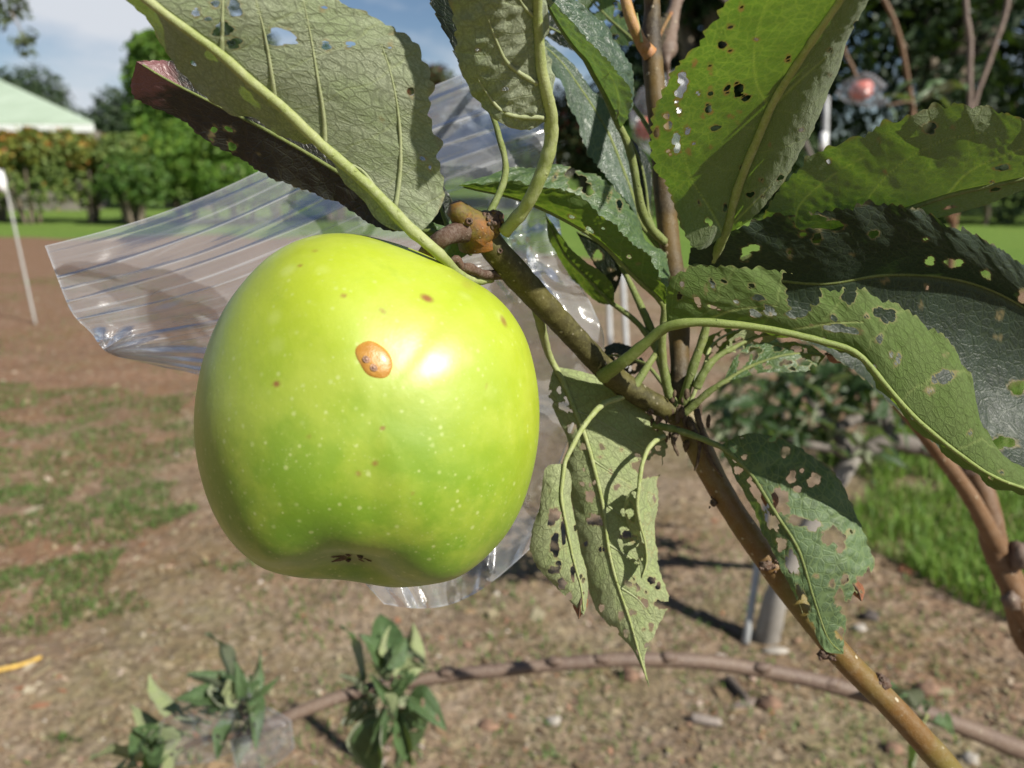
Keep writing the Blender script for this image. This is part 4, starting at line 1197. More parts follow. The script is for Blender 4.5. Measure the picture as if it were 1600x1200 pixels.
leaf(tree, M=[(1012, 570, 256), (985, 560, 262), (960, 555, 268), (925, 560, 274)], L=[(1012, 570), (990, 585), (960, 580), (925, 560)], R=[(1012, 570), (990, 545), (958, 535), (925, 560)], offL=2, offR=3, mat='leaf_shade', side='T', seed=24, nu=80, nv=22, rnd=10, rib=(.6, .3), ribmat='stalk_shade', holes=[(975, 568, 8, 6), (995, 556, 6, 5)], stalk=[(1058, 640, 252), (1035, 600, 253), (1012, 570, 256)])
leaf(tree, M=[(735, 395, 216), (710, 378, 217), (680, 362, 218), (650, 340, 219)], L=[(735, 395), (705, 410), (670, 395), (650, 340)], R=[(735, 395), (720, 355), (690, 335), (650, 340)], offL=3, offR=3, mat='leaf_green', side='T', seed=26, nu=70, nv=22, rib=(.8, .3), ribmat='stalk_shade')
leaf(tree, M=[(700, 355, 212), (692, 335, 212), (688, 315, 212), (690, 285, 212)], L=[(700, 355), (672, 345), (668, 315), (690, 285)], R=[(700, 355), (706, 335), (704, 312), (690, 285)], offL=2, offR=2, mat='leaf_shade', side='T', seed=27, nu=60, nv=20, rib=(.7, .3), ribmat='stalk_shade')
# unseen leaves added higher on the leader, to cast shade on those below
for (sx, sy, sd_), (ex, ey, ed_), w_, mt_, sd in [((1004, -260, 272), (1490, -190, 165), 48, 'leaf', 51), ((1003, -290, 273), (1250, -420, 230), 70, 'leaf_green', 53), ((1012, -130, 267), (1180, -170, 320), 60, 'leaf', 54), ((1000, -320, 275), (760, -420, 260), 70, 'leaf', 55)]:
    q = np.linspace(0, 1, 6)[:, None]
    ax = np.array([sx, sy, sd_]) + (np.array([ex, ey, ed_]) - np.array([sx, sy, sd_])) * (.22 + .78 * q)
    dr = np.array([ex - sx, ey - sy], float); dr /= np.linalg.norm(dr)
    nr2 = np.array([-dr[1], dr[0]])
    wd = (w_ * np.sin(np.clip(q, 0, 1) * math.pi) ** .7)
    leaf(tree, M=ax, L=ax[:, :2] - nr2 * wd, R=ax[:, :2] + nr2 * wd, offL=6, offR=6, mat=mt_, side='T', seed=sd, nu=90, nv=24, rib=(1.1, .3), stalk=[(sx, sy, sd_), tuple((np.array([sx, sy, sd_]) + ax[0]) / 2), tuple(ax[0])])
sv = SUN_CAM / np.linalg.norm(SUN_CAM)


def sunward(px, py, d, t=.055):
    c = np.array([(px - 800) / F * d, (600 - py) / F * d, -d]) + sv * t
    return (800 + F * c[0] / -c[2], 600 - F * c[1] / -c[2], -c[2] * 1000)


mm_ = [sunward(a, b, .172) for a, b in [(705, 235), (682, 150), (640, 60), (580, -20), (530, -90)]]
ll_ = [sunward(a, b, .172)[:2] for a, b in [(705, 235), (655, 165), (622, 108), (566, 62), (520, 0), (530, -90)]]
rr_ = [sunward(a, b, .172)[:2] for a, b in [(705, 235), (745, 170), (722, 80), (650, -20), (530, -90)]]
leaf(tree, M=mm_, L=ll_, R=rr_, mat='leaf', side='T', seed=52, nu=90, nv=26, rib=(1.1, .3), stalk=[(1006, -200, 270), (1010, -190, 200), mm_[0]])  # unseen leaf, shaped to throw a shadow on the pale leaf's corner
# dry curled scraps left at eaten tips
for M_, L_, R_, sd in [([(1290, 553, 245), (1300, 555, 245), (1312, 556, 246), (1322, 562, 247)], [(1290, 553), (1296, 545), (1310, 548), (1322, 562)], [(1290, 553), (1298, 566), (1312, 568), (1322, 562)], 61),
                       ([(912, 925, 229), (908, 938, 228), (906, 950, 228), (904, 968, 229)], [(912, 925), (898, 932), (896, 948), (904, 968)], [(912, 925), (918, 936), (914, 950), (904, 968)], 62),
                       ([(1192, 762, 234), (1200, 775, 234), (1206, 790, 234), (1204, 806, 235)], [(1192, 762), (1190, 778), (1196, 792), (1204, 806)], [(1192, 762), (1210, 768), (1216, 785), (1204, 806)], 63),
                       ([(1326, 905, 228), (1335, 915, 228), (1342, 925, 229), (1346, 940, 230)], [(1326, 905), (1325, 918), (1334, 930), (1346, 940)], [(1326, 905), (1342, 908), (1350, 920), (1346, 940)], 64)]:
    leaf(tree, M=M_, L=L_, R=R_, offL=3, offR=4, mat='leaf_rusty', side='T', seed=sd, nu=36, nv=14, rib=(.4, .15), ribmat='dry_scale', rnd=3, label='dry rust brown scrap of eaten leaf')
# bare stalks whose blades are gone, a reddish one above, and a dry bud
stem(tree, 'leaf_stalk', [(1040, 497, 249), (1031, 540, 247), (1012, 572, 244), (990, 606, 242)], [.5, .8, 1.1, 1.4], 'stalk_shade', n=40, seed=41)
stem(tree, 'leaf_stalk', [(1016, 85, 261), (1003, 68, 259), (992, 45, 257), (982, 18, 256), (974, -15, 255), (960, -70, 252)], [2.6, 2.0, 1.9, 1.9, 1.7, 1.2], 'stalk_red', n=50, seed=42)
stem(tree, 'stipule', [(1003, 66, 257), (999, 45, 256), (995, 20, 256)], [.5, .4, .12], 'stalk', seg=6, n=16, seed=43)
stem(tree, 'twig', [(1062, -20, 420), (1050, 30, 410), (1043, 75, 402), (1042, 96, 398), (1045, 130, 392), (1032, 175, 300)], [4, 3.2, 4.6, 1.6, 1.2, 1.0], 'twig', n=50, bump=.2, seed=44)
leaf(tree, M=[(1050, 20, 405), (1040, 38, 402), (1032, 55, 400), (1026, 78, 398)], L=[(1050, 20), (1030, 25), (1022, 45), (1026, 78)], R=[(1050, 20), (1046, 45), (1040, 62), (1026, 78)], offL=4, offR=-3, mat='leaf_red', side='U', seed=25, nu=60, nv=20, rnd=4, rib=(.6, .3), ribmat='stalk_red')
stem(tree, 'leaf_stalk', [(1027, 120, 266), (1034, 135, 275), (1042, 148, 285)], [1.2, 1.0, .8], 'stalk', n=20, seed=45)


# ================================================================== the apple
AC = P(583, 645, .194)
AW = (CAM - AC) / np.linalg.norm(CAM - AC)
AR = np.cross(AC - CAM, UP); AR /= np.linalg.norm(AR)
AU = np.cross(AW, AR)
OUT = [(420, 50), (500, 48), (600, 65), (700, 95), (790, 135), (860, 180), (930, 215), (1000, 280), (1050, 360), (1080, 460), (1095, 560), (1097, 640), (1085, 750), (1060, 850), (1030, 930), (980, 1010), (930, 1062), (870, 1112), (820, 1141),
       (740, 1160), (650, 1158), (560, 1144), (470, 1136), (390, 1120), (300, 1101), (240, 1088), (190, 1055), (140, 1000), (100, 930), (65, 840), (42, 740), (33, 640), (40, 540), (60, 440), (95, 340), (130, 270), (180, 200), (250, 125), (330, 75)]
ox = np.array([(300 + a / 2 - 583, -(340 + b / 2 - 645)) for a, b in OUT])
oth = np.arctan2(ox[:, 1], ox[:, 0])
orad = np.hypot(ox[:, 0], ox[:, 1])
k_ = np.argsort(oth)
oth, orad = oth[k_], orad[k_]
oth = np.concatenate([oth - 2 * math.pi, oth, oth + 2 * math.pi])
orad = np.concatenate([orad] * 3)


def ang(c, D):
    c = np.array(c, float); c /= np.linalg.norm(c)
    return np.arccos(np.clip(D @ c, -1, 1))


CAL = np.array([-.13, -.91, .39]); CAL /= np.linalg.norm(CAL)
STK = np.array([.36, .74, -.70]); STK /= np.linalg.norm(STK)


def apple_r(D):
    th = np.arctan2(D[:, 1], D[:, 0])
    rp = np.interp(th, oth, orad)
    rp = (np.interp(th - .06, oth, orad) + rp * 2 + np.interp(th + .06, oth, orad)) / 4 * 1.002
    rho2 = D[:, 0] ** 2 + D[:, 1] ** 2
    R = rp * .1895 / F
    R = R * rho2 ** .75 + .0375 * (1 - rho2 ** .75)
    a = ang(CAL, D)
    e1 = np.cross(CAL, [1, 0, 0]); e1 /= np.linalg.norm(e1)
    e2 = np.cross(CAL, e1)
    ph = np.arctan2(D @ e2, D @ e1)
    R = R * (1 + .012 * np.cos(5 * ph + .8) * np.exp(-((a - .50) / .22) ** 2))
    keep = np.clip((D[:, 2] + .02) / .30, 0, 1)
    R = R * (1 - .125 * np.exp(-(a / .27) ** 2.2) * keep * keep * (3 - 2 * keep))
    b = ang(STK, D)
    R = R * (1 - .34 * np.exp(-(b / .24) ** 2) * np.clip((-D[:, 2] - .35) / .30, 0, 1))
    return R


def apple_pt(D):
    D = np.atleast_2d(D)
    W = D * apple_r(D)[:, None]
    return AC + W[:, :1] * AR + W[:, 1:2] * AU + W[:, 2:] * AW


def apple_dir(px, py):
    """direction on the apple whose skin shows at this pixel"""
    a, b = (px - 583) / F * .16 / .0385, -(py - 645) / F * .16 / .0385
    d = np.array([a, b, math.sqrt(max(.02, 1 - a * a - b * b))])
    for _ in range(12):
        d /= np.linalg.norm(d)
        q = pix(apple_pt(d))[0]
        a += (px - q[0]) / F * .16 / .0385 * .8
        b -= (py - q[1]) / F * .16 / .0385 * .8
        s = a * a + b * b
        if s > .96: a, b = a * (.96 / s) ** .5, b * (.96 / s) ** .5
        d = np.array([a, b, math.sqrt(max(.02, 1 - a * a - b * b))])
    return d / np.linalg.norm(d)


nu_, nv_ = 440, 300
u = np.arange(nu_) / nu_ * 2 * math.pi
v = np.linspace(0, math.pi, nv_)[1:-1]
e1 = np.cross(CAL, [1, 0, 0]); e1 /= np.linalg.norm(e1)
e2 = np.cross(CAL, e1)
D = (np.cos(v)[:, None, None] * CAL + np.sin(v)[:, None, None] * (np.cos(u)[None, :, None] * e1 + np.sin(u)[None, :, None] * e2)).reshape(-1, 3)
D = np.vstack([D, CAL, -CAL])
V = apple_pt(D)
m_ = nv_ - 2
i = np.arange(m_ - 1)[:, None] * nu_
j = np.arange(nu_)[None]
Q = np.stack([i + j, i + (j + 1) % nu_, i + nu_ + (j + 1) % nu_, i + nu_ + j], -1).reshape(-1, 4)
j = np.arange(nu_)
T3 = np.vstack([np.stack([np.full(nu_, m_ * nu_), (j + 1) % nu_, j], -1), np.stack([np.full(nu_, m_ * nu_ + 1), (m_ - 1) * nu_ + j, (m_ - 1) * nu_ + (j + 1) % nu_], -1)])
if ((np.cross(V[Q[:, 1]] - V[Q[:, 0]], V[Q[:, 2]] - V[Q[:, 0]]) * (V[Q[:, 0]] - AC)).sum() < 0):
    Q, T3 = Q[:, ::-1], T3[:, ::-1]
spots = np.zeros(len(V))
pale = np.zeros(len(V))
Vp = pix(V)
front = (D @ np.array([0, 0, 1.0])) > -.1
for (sx, sy, ra, rb, an_, st) in [(537, 462, 3, 3, 0, .8), (598, 486, 6, 3, 40, .55), (667, 466, 9, 4.5, 25, .95), (432, 600, 4.5, 4, 0, .95), (598, 669, 3.5, 3, 0, .8), (586, 724, 3.5, 4, 60, .7), (560, 740, 4, 3, 60, .6),
                                  (787, 502, 3, 8, -25, .7), (469, 415, 3, 2, 0, .7), (492, 392, 4, 2, 0, .4), (483, 682, 3, 3, 0, .35), (627, 565, 3, 3, 0, .5), (645, 771, 2.5, 2.5, 0, .4), (760, 603, 2, 5, 20, .25), (730, 445, 8, 5, 30, .18)]:
    dx, dy = Vp[:, 0] - sx, Vp[:, 1] - sy
    c, s = math.cos(math.radians(an_)), math.sin(math.radians(an_))
    r = np.hypot((dx * c + dy * s) / ra, (-dx * s + dy * c) / rb)
    spots = np.maximum(spots, np.where(front, st * np.clip(1.6 - r, 0, 1), 0))
axis_t = ang(CAL, D) / math.pi
m = NT('green_apple_skin')
o_ = m.obj()
tA = m.attr('axis')
c_ = m.mix(m.smooth(m.math('ADD', tA, m.math('MULTIPLY', m.math('SUBTRACT', m.noise(o_, 45, 3), .5), .25)), .12, .62), (.115, .235, .010), (.345, .425, .020))
c_ = m.mix(m.math('MULTIPLY', m.smooth(m.noise(o_, 70, 4, .6), .42, .68), .40), c_, (.40, .46, .055))
vd = m.n('ShaderNodeTexVoronoi')
vd.inputs['Scale'].default_value = 560
m.l(o_, vd.inputs['Vector'])
vs_ = m.n('ShaderNodeSeparateColor')
m.l(vd.outputs['Color'], vs_.inputs[0])
rad_ = m.math('MULTIPLY_ADD', vs_.outputs[0], .20, .11)
dot = m.smooth(m.math('DIVIDE', vd.outputs['Distance'], rad_), .35, 1.45, 1, 0)
dot = m.math('MULTIPLY', dot, m.smooth(vs_.outputs[1], .45, .85))
dot = m.math('MULTIPLY', dot, m.math('MULTIPLY_ADD', m.smooth(tA, .2, .75, 1, 0), .65, .35))
c_ = m.mix(m.math('MULTIPLY', dot, .52), c_, (.52, .58, .24))
vf_ = m.n('ShaderNodeTexVoronoi')
vf_.inputs['Scale'].default_value = 1050
m.l(o_, vf_.inputs['Vector'])
fs_ = m.n('ShaderNodeSeparateColor')
m.l(vf_.outputs['Color'], fs_.inputs[0])
fd_ = m.math('MULTIPLY', m.smooth(vf_.outputs['Distance'], .05, .32, 1, 0), m.smooth(fs_.outputs[0], .5, .9))
c_ = m.mix(m.math('MULTIPLY', m.math('MULTIPLY', fd_, m.smooth(tA, .15, .6, 1, .35)), .38), c_, (.48, .55, .22))
c_ = m.mix(m.math('MULTIPLY', m.smooth(m.noise(o_, 260, 5, .7), .52, .72), .16), c_, (.45, .50, .10))
c_ = m.mix(m.math('MULTIPLY', m.smooth(m.noise(o_, 95, 5, .65), .55, .75), .22), c_, (.15, .27, .015))
# larger soft pale flecks on the shoulder
vd2 = m.voro(o_, 120)
c_ = m.mix(m.math('MULTIPLY', m.math('MULTIPLY', m.smooth(vd2, .08, .34, 1, 0), m.smooth(tA, .35, .6)), .30), c_, (.50, .56, .18))
sp_ = m.attr('spots')
c_ = m.mix(sp_, c_, (.22, .075, .022))
ba = m.smooth(tA, .015, .055, 1, 0)
c_ = m.mix(m.math('MULTIPLY', ba, .6), c_, (.10, .11, .02))
hb = m.math('ADD', m.math('MULTIPLY', m.noise(o_, 900, 3), .25), m.math('MULTIPLY', m.noise(o_, 110, 3), .8))
MAT['apple'] = m.done(m.bsdf(c_, m.smooth(m.noise(o_, 160, 3), .3, .7, .42, .58), m.bump(hb, .30, .0006), Subsurface_Weight=.08, Subsurface_Radius=(.004, .005, .0012), Subsurface_Scale=1.0,
                             Specular_IOR_Level=.55, Coat_Weight=.5, Coat_Roughness=.34))
apple = thing('green_apple', AC - np.array([0, 0, .042]), 'large glossy green apple with an orange blister hanging from the spur', 'apple')
skin = add('apple_skin', V, [Q, T3], MAT['apple'], apple, attrs={'spots': spots, 'axis': axis_t})
# orange blister (scale insect) with two pits
bd = apple_dir(585, 562)
bp = apple_pt(bd)[0]
h = 1e-3
t1 = apple_pt((bd + [h, 0, 0]) / np.linalg.norm(bd + [h, 0, 0]))[0] - bp
t2 = apple_pt((bd + [0, h, 0]) / np.linalg.norm(bd + [0, h, 0]))[0] - bp
bn = np.cross(t1, t2); bn /= np.linalg.norm(bn)
if bn @ AW < 0: bn = -bn
b1 = AR - bn * (AR @ bn); b1 /= np.linalg.norm(b1)
b2 = np.cross(bn, b1)
an_ = math.radians(-42)
q1, q2 = b1 * math.cos(an_) + b2 * math.sin(an_), -b1 * math.sin(an_) + b2 * math.cos(an_)
sc_ = ((bp - CAM) @ FWD) / F
A_, B_ = 34 * sc_, 27 * sc_
rr = np.linspace(0, 1, 22)[1:]
tt = np.arange(48) / 48 * 2 * math.pi
shape = 1 + .05 * np.cos(2 * tt + .5) + .014 * np.cos(5 * tt + 1.0) + .010 * np.cos(7 * tt + 2.0) - .10 * np.exp(-((np.mod(tt - 4.25 + math.pi, 2 * math.pi) - math.pi) / .45) ** 2)
X1 = (rr[:, None] * np.cos(tt) * shape * A_).ravel()
X2 = (rr[:, None] * np.sin(tt) * shape * B_).ravel()
hh = (np.sqrt(np.clip(1 - (rr * .995) ** 2.4, 0, 1))[:, None] * np.ones(48)).ravel() * 6.5 * sc_
VV = bp + X1[:, None] * q1 + X2[:, None] * q2 + (hh - 1.6 * sc_)[:, None] * bn - (((X1 ** 2 + X2 ** 2) / (2 * .040))[:, None] * bn)
VV = np.vstack([VV, bp + bn * 4.9 * sc_])
i = np.arange(20)[:, None] * 48
j = np.arange(48)[None]
Qb = np.stack([i + j, i + (j + 1) % 48, i + 48 + (j + 1) % 48, i + 48 + j], -1).reshape(-1, 4)
Tb = np.stack([np.full(48, 21 * 48), (np.arange(48) + 1) % 48, np.arange(48)], -1)
m = NT('orange_blister')
o_ = m.obj()
c_ = m.mix(m.smooth(m.noise(o_, 400, 4), .35, .65), (.36, .165, .018), (.42, .215, .035))
c_ = m.mix(m.math('MULTIPLY', m.smooth(m.noise(o_, 1500, 3), .66, .74), .7), c_, (.25, .10, .03))
MAT['blister'] = m.done(m.bsdf(c_, .42, m.bump(m.noise(o_, 900, 4), .5, .0004), Coat_Weight=.15, Coat_Roughness=.2))
bl = add('blister', VV, [Qb, Tb], MAT['blister'], apple)
MAT['pit'] = simple('blister_pit', (.34, .22, .16), .5, .3, 900, .2)
for (px, py) in [(572, 563), (583.5, 576)]:
    dx, dy = (px - 585) * sc_, -(py - 562) * sc_
    c = bp + b1 * dx + b2 * dy + bn * (3.0 * sc_)
    gg = [blob_geo(c, 3.6 * sc_, seed=1, amp=.06, nu=12, nv=8)]
    for k in range(14):
        t = k / 14 * 2 * math.pi
        gg.append(blob_geo(c + (q1 * math.cos(t) * 5.2 + q2 * math.sin(t) * 4.2) * sc_ + bn * 1.2 * sc_, 1.25 * sc_, seed=k, amp=.15, nu=8, nv=6))
    gg.append(blob_geo(c + bn * 2.6 * sc_, 2.2 * sc_, seed=5, amp=.1, nu=10, nv=7))
    V2, fs = join(gg)
    add('pit', V2, fs, MAT['pit'], bl)
# dry calyx at the bottom
MAT['calyx'] = simple('dry_calyx', (.09, .06, .03), .9, .4, 900, .4)
cc = apple_pt(CAL)[0]
cn = CAL[0] * AR + CAL[1] * AU + CAL[2] * AW
gg = []
for k in range(7):
    a = k / 7 * 6.283 + rng.uniform(-.2, .2)
    s1 = AR * math.cos(a) + np.cross(cn, AR) * math.sin(a)
    b = cc - cn * .001
    L_ = rng.uniform(.0006, .0024)
    gg.append(tube_geo([b + s1 * .0016, b + s1 * .0028 + cn * L_ * .5, b + s1 * rng.uniform(.001, .0055) + cn * L_], [.0009, .0008, .0003], 6, 7, .35, k))
V2, fs = join(gg)
add('calyx', V2, fs, MAT['calyx'], apple)
# grey stalk to the spur
sk = apple_pt(STK)[0]
tube('stalk', [sk - (sk - AC) * .05, sk + (sk - AC) * .35 + AW * .006, P(705, 411, .199), P(722, 417, .2005), P(734, 420, .2015), P(756, 428, .208), P(790, 430, .213)], np.array([.0009, .0009, .0009, .0010, .0013, .0011, .0014]), MAT['scar'], apple, seg=12, n=60, bump=.22, seed=3)

# ================================================================== the clear plastic bag
m = NT('clear_plastic')
uvn = m.uv('bag')
sp2 = m.n('ShaderNodeSeparateXYZ')
m.l(uvn, sp2.inputs[0])
bs_, bt_ = sp2.outputs[0], sp2.outputs[1]
st = m.n('ShaderNodeCombineXYZ')
m.l(m.math('MULTIPLY', bs_, 3.0), st.inputs[0])
m.l(m.math('MULTIPLY', bt_, 90.0), st.inputs[1])
scr = m.noise(st.outputs[0], 1.0, 4, .6)
o_ = m.obj()
sm = m.noise(o_, 60, 5, .6)
hgt = m.math('ADD', m.math('MULTIPLY', scr, .6), m.math('MULTIPLY', sm, .8))
nrm = m.bump(hgt, .16, .0010)
gl = m.n('ShaderNodeBsdfGlossy')
gl.inputs['Roughness'].default_value = .17
m.l(nrm, gl.inputs['Normal'])
gl.inputs['Color'].default_value = (1, 1, 1, 1)
tp = m.n('ShaderNodeBsdfTransparent')
tp.inputs['Color'].default_value = (.93, .935, .945, 1)
df = m.n('ShaderNodeBsdfDiffuse')
df.inputs['Color'].default_value = (.70, .72, .75, 1)
tl = m.n('ShaderNodeBsdfTranslucent')
tl.inputs['Color'].default_value = (.70, .72, .75, 1)
blue = m.smooth(m.math('ABSOLUTE', m.math('SUBTRACT', bt_, .375)), .004, .012, 1, 0)
tint = m.mix(m.math('MULTIPLY', blue, .4), (.93, .935, .945), (.55, .66, .90))
m.l(tint, tp.inputs['Color'])
haze = m.math('MULTIPLY_ADD', m.smooth(scr, .45, .75), .07, .145)
haze = m.math('ADD', haze, m.math('MULTIPLY', m.attr('crease_haze'), .42))
s1 = m.mixs(.5, df.outputs[0], tl.outputs[0])
s2 = m.mixs(haze, tp.outputs[0], s1)
fr = m.n('ShaderNodeFresnel')
fr.inputs['IOR'].default_value = 1.45
m.l(nrm, fr.inputs['Normal'])
s3 = m.mixs(m.math('MULTIPLY_ADD', fr.outputs[0], .55, .01), s2, gl.outputs[0])
MAT['plastic'] = m.done(s3)
m = NT('hazy_clear_plastic')
o_ = m.obj()
stq = m.smooth(m.noise(o_, 38, 4, .65, 1.2), .46, .66)
t_ = m.n('ShaderNodeBsdfTransparent')
t_.inputs['Color'].default_value = (.92, .93, .94, 1)
d_ = m.n('ShaderNodeBsdfDiffuse')
d_.inputs['Color'].default_value = (.74, .77, .82, 1)
l_ = m.n('ShaderNodeBsdfTranslucent')
l_.inputs['Color'].default_value = (.74, .77, .82, 1)
g_ = m.n('ShaderNodeBsdfGlossy')
g_.inputs['Roughness'].default_value = .22
hz = m.math('ADD', m.math('MULTIPLY_ADD', stq, .12, .025), m.math('MULTIPLY', m.attr('crease_haze'), .5))  # streaky white haze mixed into the clear film
q_ = m.mixs(hz, t_.outputs[0], m.mixs(.45, d_.outputs[0], l_.outputs[0]))
MAT['plastic_hazy'] = m.done(m.mixs(.035, q_, g_.outputs[0]))

bag = thing('plastic_bag', P(560, 700, .252), 'clear crumpled zip bag pulled back behind the green apple', 'bag')
Lp = [(70, 384, 250), (90, 436, 249), (112, 488, 248), (142, 520, 247), (172, 553, 246), (250, 573, 247), (330, 597, 250), (420, 690, 255), (500, 830, 257), (600, 944, 252)]
Rp = [(852, 70, 300), (862, 140, 292), (868, 225, 283), (871, 320, 278), (888, 410, 276), (926, 480, 274), (944, 545, 273), (905, 640, 270), (868, 745, 264), (828, 858, 256)]
Tm = [(230, 318, 252), (440, 225, 256), (690, 112, 260)]
NS, NTT = 210, 380
lp, rp2 = cr(np.array(Lp, float), NTT), cr(np.array(Rp, float), NTT)
sN = np.linspace(0, 1, NS)[:, None]
tN = np.linspace(0, 1, NTT)[None]


def bag_layer(off, seed):
    pxs = lp[None, :, 0] * (1 - sN) + rp2[None, :, 0] * sN
    pys = lp[None, :, 1] * (1 - sN) + rp2[None, :, 1] * sN
    # the mouth sags a little: bend of the top edge and hanging lower edge
    bow = np.sin(sN * math.pi) * (1 - tN)
    pys = pys + bow * 12 + np.sin(sN * math.pi * 2) * (1 - tN) * 14
    low = np.sin(sN * math.pi) * tN ** 3
    pys = pys + low * 40
    dd = lp[None, :, 2] * (1 - sN) + rp2[None, :, 2] * sN
    e = np.minimum(np.minimum(sN, 1 - sN) * 6, 1) ** .7 * np.minimum(1, (1 - tN) * 8) ** .6
    dd = dd + off * e
    # ribs of the zip and creases, running with the mouth
    for tc, w, a in [(.03, .005, .3), (.105, .004, .45), (.15, .004, .3), (.185, .004, .35), (.255, .004, .3), (.375, .008, .8), (.42, .004, .4), (.52, .03, 1.2), (.63, .05, 1.6)]:
        wob = (vnoise(sN * 3 + tc * 40, sN * 0 + seed, 3) - .5) * .012
        dd = dd - a * np.exp(-((tN - tc - wob) / w) ** 2) * (.5 + vnoise(sN * 7, sN * 0 + tc * 100, seed))
    dd = dd + (vnoise(sN * 5 + tN * 2, tN * 9, seed) - .5) * 5 * e + (vnoise(sN * 16 + tN * 11, tN * 20 - sN * 6, seed + 1) - .5) * 1.2
    # crumples at the lower left corner, and puffs round the spur
    cw = np.exp(-((sN - .02) / .12) ** 2 - ((tN - .46) / .10) ** 2)
    th = np.arctan2(tN - .43, sN + .01)
    dd = dd + cw * 3.0 * np.sin(th * 13 + seed)
    cw2 = np.exp(-((sN - .93) / .09) ** 2 - ((tN - .42) / .16) ** 2)
    dd = dd + cw2 * (vnoise(sN * 34, tN * 26, seed + 5) - .5) * 7
    cw3 = np.exp(-((tN - 1) / .12) ** 2)
    dd = dd + cw3 * (vnoise(sN * 12 + tN * 5, tN * 8, seed + 6) - .5) * 4
    return P(pxs, pys, dd / 1000), pxs, pys


lay = []
for off, sd in ((-3.5, 1), (3.5, 2)):
    X, pxs, pys = bag_layer(off, sd)
    i = np.arange(NS - 1)[:, None] * NTT
    j = np.arange(NTT - 1)[None]
    Qg = np.stack([i + j, i + NTT + j, i + NTT + j + 1, i + j + 1], -1).reshape(-1, 4)
    uvg = np.stack([np.repeat(sN, NTT, 1), np.repeat(tN, NS, 0)], -1).reshape(-1, 2)
    cre = np.zeros((NS, NTT))
    for tc, w, a in [(.055, .0022, .5), (.105, .003, .8), (.15, .0022, .8), (.185, .0022, .7), (.22, .0025, .8), (.255, .0022, .7), (.30, .002, .5), (.325, .002, .5), (.352, .0022, .7), (.398, .0022, .7), (.42, .0025, .6), (.03, .002, .5), (.50, .003, .4)]:
        wob = (vnoise(sN * 3 + tc * 40, sN * 0 + sd, 3) - .5) * .012
        cre = np.maximum(cre, a * np.exp(-((tN - tc - wob) / w) ** 2) * np.clip(vnoise(sN * 5, sN * 0 + tc * 90, sd) * 1.8 - .3, 0, 1))
    rc = np.random.default_rng(31 + sd)
    for _ in range(26):
        s0_, t0_, a_ = rc.uniform(.02, .98), rc.uniform(.05, .95), rc.uniform(-.5, 1.2)
        L_, w_ = rc.uniform(.03, .16), rc.uniform(.0015, .005)
        x_, y_ = (sN - s0_) * math.cos(a_) + (tN - t0_) * math.sin(a_), -(sN - s0_) * math.sin(a_) + (tN - t0_) * math.cos(a_)
        cre = np.maximum(cre, rc.uniform(.15, .5) * np.exp(-((y_ - x_ * x_ * rc.uniform(-2, 2)) / w_) ** 2) * np.exp(-(x_ / L_) ** 4))
    cre = np.maximum(cre, np.exp(-((sN - .93) / .10) ** 2 - ((tN - .45) / .2) ** 2) * .22)  # milky patch beside the spur: reflections put into the film's haze
    cre = np.maximum(cre, np.clip(1 - np.minimum(sN, 1 - sN) / .006, 0, 1) * .8 + 0 * tN)
    cre = np.maximum(cre, np.clip(1 - np.minimum(tN, 1 - tN) / .005, 0, 1) * .6 + 0 * sN)
    add('film', X.reshape(-1, 3), [Qg], MAT['plastic'], bag, uv={'bag': uvg}, attrs={'crease_haze': cre.ravel()})


# ================================================================== planting beyond the orchard row
def foliage_mat(name, stops, tw=.25, tr=(.18, .30, .03), rough=.55):
    m = NT(name)
    r = m.attr('rnd')
    rp = m.n('ShaderNodeValToRGB')
    m.l(r, rp.inputs['Fac'])
    els = rp.color_ramp.elements
    els[0].position, els[0].color = stops[0][0], (*stops[0][1], 1)
    els[1].position, els[1].color = stops[-1][0], (*stops[-1][1], 1)
    for p_, c3 in stops[1:-1]:
        e = els.new(p_)
        e.color = (*c3, 1)
    t = m.n('ShaderNodeBsdfTranslucent')
    m.l(m.mix(.6, rp.outputs['Color'], tr), t.inputs['Color'])
    return m.done(m.mixs(tw, m.bsdf(rp.outputs['Color'], rough, Specular_IOR_Level=.3), t.outputs[0]))


MAT['fol_bright'] = foliage_mat('bright_foliage', [(0, (0.052, 0.121, 0.016)), (.6, (0.098, 0.196, 0.025)), (1, (0.172, 0.253, 0.034))])
MAT['fol_mid'] = foliage_mat('mid_foliage', [(0, (0.041, 0.095, 0.019)), (.6, (0.074, 0.149, 0.027)), (1, (0.135, 0.216, 0.041))])
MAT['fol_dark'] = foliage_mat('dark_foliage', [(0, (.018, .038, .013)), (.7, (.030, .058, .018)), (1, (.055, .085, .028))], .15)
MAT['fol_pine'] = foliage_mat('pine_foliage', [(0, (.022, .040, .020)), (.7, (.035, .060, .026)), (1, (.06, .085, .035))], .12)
MAT['fol_shade'] = foliage_mat('shade_foliage', [(0, (.012, .025, .009)), (.7, (.020, .040, .012)), (1, (.035, .060, .018))], .10)  # deep shade under the canopy is put into the near-black leaf colours
MAT['fol_croton'] = foliage_mat('croton_foliage', [(0, (0.065, 0.109, 0.022)), (.25, (0.131, 0.174, 0.032)), (.55, (0.174, 0.203, 0.036)), (.66, (0.290, 0.246, 0.043)), (.76, (0.348, 0.145, 0.032)), (.80, (0.189, 0.058, 0.026)), (.88, (0.406, 0.319, 0.065)), (1, (0.203, 0.232, 0.043))], .2, (.4, .25, .02))
MAT['fol_croton_green'] = foliage_mat('croton_green_foliage', [(0, (0.068, 0.121, 0.027)), (.5, (0.135, 0.196, 0.047)), (.82, (0.203, 0.257, 0.068)), (.90, (0.486, 0.203, 0.034)), (1, (0.270, 0.270, 0.041))], .2)
